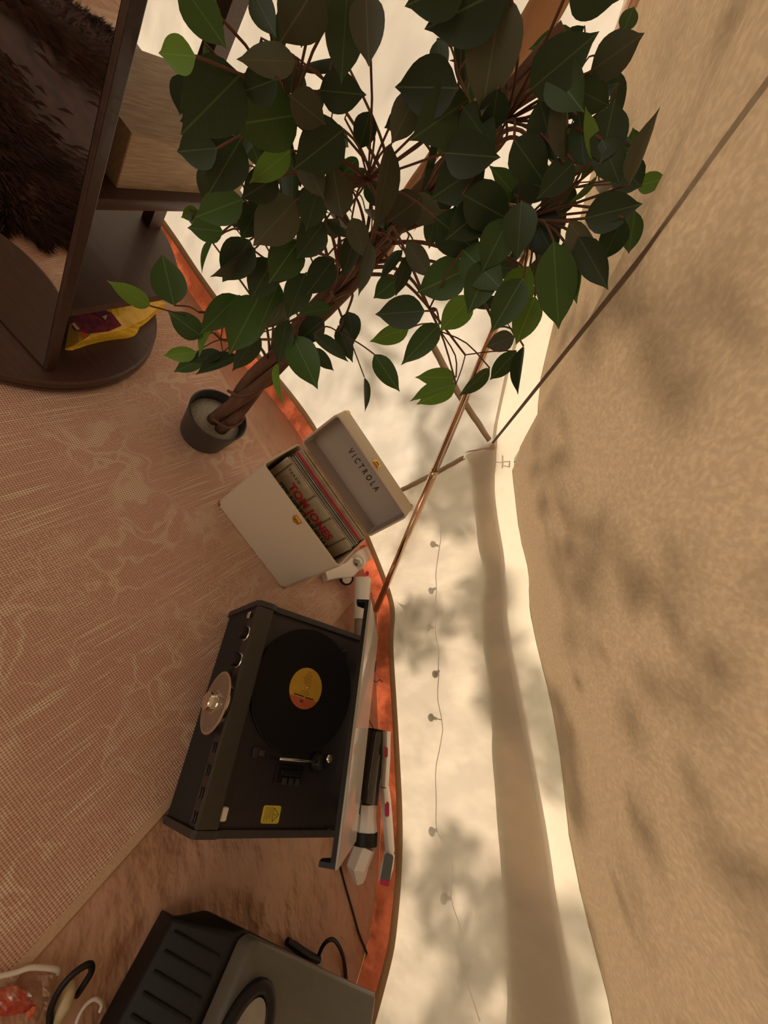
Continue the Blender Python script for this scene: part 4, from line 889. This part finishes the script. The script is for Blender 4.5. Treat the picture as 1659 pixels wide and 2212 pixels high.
c = VB(836, 1876, zb + .006); d = (VB(832, 1900, zb) - c).normalized(); M = axisM(c - o0, (CAM - c).normalized(), d)
G().prism(rrect(-.032, -.013, .036, .013, .008), .0, .006, M).build('screen', SLATE, vac)
G().prism(rrect(.024, -.0125, .036, .0125, .004), .006, .0066, M).build('screen_band', MAG, vac)
# swivel head with two wheels behind the case
Hc = VB(772, 1214, .06); g = G(); 
smooth_by_angle(G().lathe([(.001, -.022), (.026, -.020), (.033, -.008), (.033, .008), (.026, .02), (.001, .022)], axisM(Hc - o0, (CAM - Hc).normalized()), 28).build('swivel_joint', WHITEP, vac), 40)
smooth_by_angle(G().lathe([(.017, .0), (.017, .0245), (.012, .030), (.001, .032)], axisM(Hc - o0, (CAM - Hc).normalized()), 20).build('grey_joint_cap', STEEL, vac), 40)
bar([VB(800, 1190, .05), VB(778, 1205, .055), VB(752, 1232, .05), VB(722, 1238, .035), VB(700, 1244, .03)], [.026, .03, .03, .022, .02], .018, 'floor_head', WHITEP)
for (x, y, z) in ((748, 1249, .036),):
    c = VB(x, y, z); M = axisM(c - o0, (VB(735, 1268, z) - c + Vector((0, 0, .07))).normalized())
    w_ = smooth_by_angle(G().lathe([(.019, -.010), (.026, -.008), (.026, .008), (.020, .010)], M, 28).build('wheel', BLACK, vac), 40)
    smooth_by_angle(G().lathe([(.018, .009), (.018, .012), (.015, .014)], M, 24).build('wheel_cap', WHITEP, w_), 40)
# small twisted ties by the vacuum
for nm_, pts, lab in (('wire_tie', [(797, 1460), (812, 1474), (820, 1468), (828, 1474)], 'short black wire tie on the orange groundsheet beside the record player lid'), ('cable_tie', [(797, 1556), (808, 1576)], 'thin black tie end sticking up by the dark end of the vacuum')):
    prep(G().tube([VB(x, y, .03) for x, y in pts], .0012, 6).build(nm_, BLACK), lab, 'tie')
# cords
pts = [VB(x, y, z) for x, y, z in [(728, 1830, .03), (734, 1868, .004), (745, 1910, .004), (760, 1962, .004), (776, 2018, .004), (793, 2062, .004), (800, 2105, .004), (812, 2150, .005), (832, 2195, .01)]]
prep(G().tube(spline(pts, 5), .0028, 8).build('power_cord', BLACK, None, True), 'thin black power cord running across the groundsheet from the record player', 'cord')
cb = thing('charger_cable', 'thick black cable with a stubby plug looping up beside the grey appliance', 'cable', VB(650, 2060, 0)); o0 = Vector(cb.location)
G().tube([VB(620, 2033, .018) - o0, VB(640, 2047, .018) - o0, VB(665, 2064, .018) - o0, VB(690, 2074, .018) - o0], [.008, .0095, .0095, .007], 12).build('plug', BLACK, cb)
G().tube([p_ - o0 for p_ in spline([VB(684, 2088, .014), VB(690, 2060, .016), VB(703, 2036, .03), (VB(720, 2030, .035)), VB(735, 2050, .03), VB(744, 2082, .012), VB(748, 2122, .006)], 5)], .0048, 10).build('cable', BLACK, cb, True)
G().tube([VB(680, 2092, .014) - o0, VB(694, 2078, .016) - o0], [.009, .009], 8).build('connector', GREYP, cb)

# ---------------------------------------------------------------- appliance, bottom edge
ap = thing('portable_appliance', 'black boxy appliance with a ribbed front and a grey sloping top, nearest the camera', 'appliance', (.60, .45, 0)); o0 = Vector(ap.location)
F0 = atz(350, 1960, .004); F1 = atz(212, 2212, .004)
fd = (F1 - F0); fd.z = 0; fd.normalize(); nd_ = Vector((-fd.y, fd.x, 0))
def AP(a, b, z): return Vector((F0.x, F0.y, 0)) + fd * a + nd_ * b + Vector((0, 0, z)) - o0
def loft(name, rings, mat, bev, par=ap):
    V = []; F = []; n = len(rings[0][1])
    for z, r_ in rings: V += [AP(a, b, z) for a, b in r_]
    for k in range(len(rings) - 1):
        for i in range(n): F.append((k * n + i, k * n + (i + 1) % n, (k + 1) * n + (i + 1) % n, (k + 1) * n + i))
    F += [tuple(reversed(range(n))), tuple(range((len(rings) - 1) * n, len(rings) * n))]
    o = mk(name, V, F, mat, par); md = o.modifiers.new('round', 'BEVEL'); md.width = bev; md.segments = 4; md.limit_method = 'ANGLE'; md.angle_limit = .2; return smooth_by_angle(o, 50)
loft('housing', [(.004, [(0, 0), (.45, 0), (.45, .46), (.05, .46), (.04, .05)]), (.07, [(0, 0), (.45, 0), (.45, .49), (.0, .49), (-.03, .06)]), (.15, [(-.02, .105), (.45, .105), (.45, .50), (-.03, .50), (-.035, .12)])], BLACK, .006)
GREYS = simple('grey_satin_shell', (.105, .10, .085), .36, c2=(.095, .09, .078))
loft('top_cover', [(.151, [(-.02, .112), (.45, .112), (.45, .51), (-.030, .51), (-.032, .125)]), (.185, [(-.015, .125), (.45, .125), (.45, .51), (-.033, .51), (-.033, .135)]), (.205, [(.03, .165), (.45, .165), (.45, .50), (.035, .50), (.025, .18)])], GREYS, .012)
for k in range(14): g = G(); a = .015 + k * .028; g.tube([AP(a, .012, .083), AP(a, .095, .146)], .003, 6); g.build('rib', BLACK, ap)
g = G(); hc = atz(520, 2262, .215) - o0; M = axisM(hc, Vector((0, 0, 1)), fd)
for k in range(1): g.tube([M @ Vector((.075 * math.cos(t), .045 * math.sin(t), 0)) for t in [2 * math.pi * i / 32 for i in range(33)]], .012, 10)
g.build('handle_ring', BLACK, ap, True)
smooth_by_angle(G().prism([(.062 * math.cos(2 * math.pi * i / 32), .034 * math.sin(2 * math.pi * i / 32)) for i in range(32)], -.02, .006, M).build('handle_pad', GREYP, ap), 40)

# ---------------------------------------------------------------- lower left corner: wires, connectors, clear bag
def cable(name, pl, r, mat, lab, cat='cable'):
    return prep(G().tube(spline([VB(*p_) for p_ in pl], 6), r, 10).build(name, mat, None, True), lab, cat)
cable('white_cable', [(-30, 2115, .02), (30, 2102, .02), (70, 2090, .022), (120, 2094, .018), (126, 2102, .01)], .0042, WHITEP, 'white cable end coming in from the left corner over the rug edge')
cable('black_cable', [(110, 2230, .02), (108, 2190, .03), (122, 2150, .04), (150, 2112, .05), (180, 2088, .055), (196, 2084, .05), (197, 2100, .04), (182, 2126, .03), (166, 2150, .015)], .0055, BLACK, 'thick black cable looped upright beside the cream plug')
cable('white_wire', [(160, 2230, .01), (170, 2196, .012), (186, 2170, .014), (205, 2158, .015), (220, 2168, .012), (216, 2185, .008)], .0033, WHITEP, 'thin white wire curling against the black appliance')
pg = thing('cream_plug', 'cream plastic plug body lying inside the black cable loop', 'plug', VB(140, 2150, .006)); o0 = Vector(pg.location)
q = [VB(157, 2118, .02), VB(150, 2140, .025), VB(140, 2170, .025), VB(124, 2202, .02)]
G().tube([p_ - o0 for p_ in q], [.004, .011, .013, .011], 14).build('body', simple('cream_plastic', (.62, .52, .34), .4), pg, True)
G().tube([q[3] - o0, q[3] + (q[3] - q[2]).normalized() * .03 - o0], [.006, .005], 10).build('strain_relief', BLACK, pg, True)
m, nt, out = nm('clear_film'); gls = node(nt, 'ShaderNodeBsdfGlossy'); gls.inputs['Roughness'].default_value = .2; tr = node(nt, 'ShaderNodeBsdfTransparent'); tr.inputs[0].default_value = (.92, .86, .82, 1)
mxs = node(nt, 'ShaderNodeMixShader'); fr_ = ramp(nt, noise_n(nt, 30, 3), [(.4, (.05, .05, .05)), (.7, (.35, .35, .35))]); nt.links.new(fr_, mxs.inputs[0]); nt.links.new(tr.outputs[0], mxs.inputs[1]); nt.links.new(gls.outputs[0], mxs.inputs[2]); nt.links.new(mxs.outputs[0], out.inputs[0]); FILM = m
fb = thing('clear_bag', 'crinkled clear plastic bag holding something red in the lower left corner', 'bag', VB(40, 2160, .006)); o0 = Vector(fb.location)
V = []; F = []; nx, ny = 16, 14
for i in range(nx):
    for j in range(ny):
        x = -40 + 165 * i / (nx - 1); y = 2095 + 150 * j / (ny - 1); z = .012 + .04 * math.sin(math.pi * i / (nx - 1)) * math.sin(math.pi * min(1, j / (ny - 1) * .8)); z += .012 * noise.noise(Vector((x * .05, y * .05, 2)))
        V.append(VB(x, y, max(.007, z)) - o0)
for i in range(nx - 1):
    for j in range(ny - 1): F.append((i * ny + j, (i + 1) * ny + j, (i + 1) * ny + j + 1, i * ny + j + 1))
mk('film', V, F, FILM, fb, recalc=False)
rd = thing('red_packet', 'glossy red wrapped packet inside the clear bag', 'packet', VB(25, 2170, .012)); o0 = Vector(rd.location)
bar([VB(-15, 2160, .02), VB(10, 2158, .022), VB(35, 2164, .022), VB(62, 2172, .018)], [.012, .018, .016, .006], .008, 'wrapper', simple('red_foil', (.62, .10, .05), .2, c2=(.45, .05, .03), bmp=.6, bd=.01, sc=80), rd)
bar([VB(58, 2196, .02), VB(66, 2186, .02), VB(74, 2172, .02)], [.004, .008, .003], .005, 'twist_end', simple('bright_red_foil', (.9, .12, .06), .15, c2=(.9, .3, .2), bmp=.6, bd=.01, sc=80), rd)
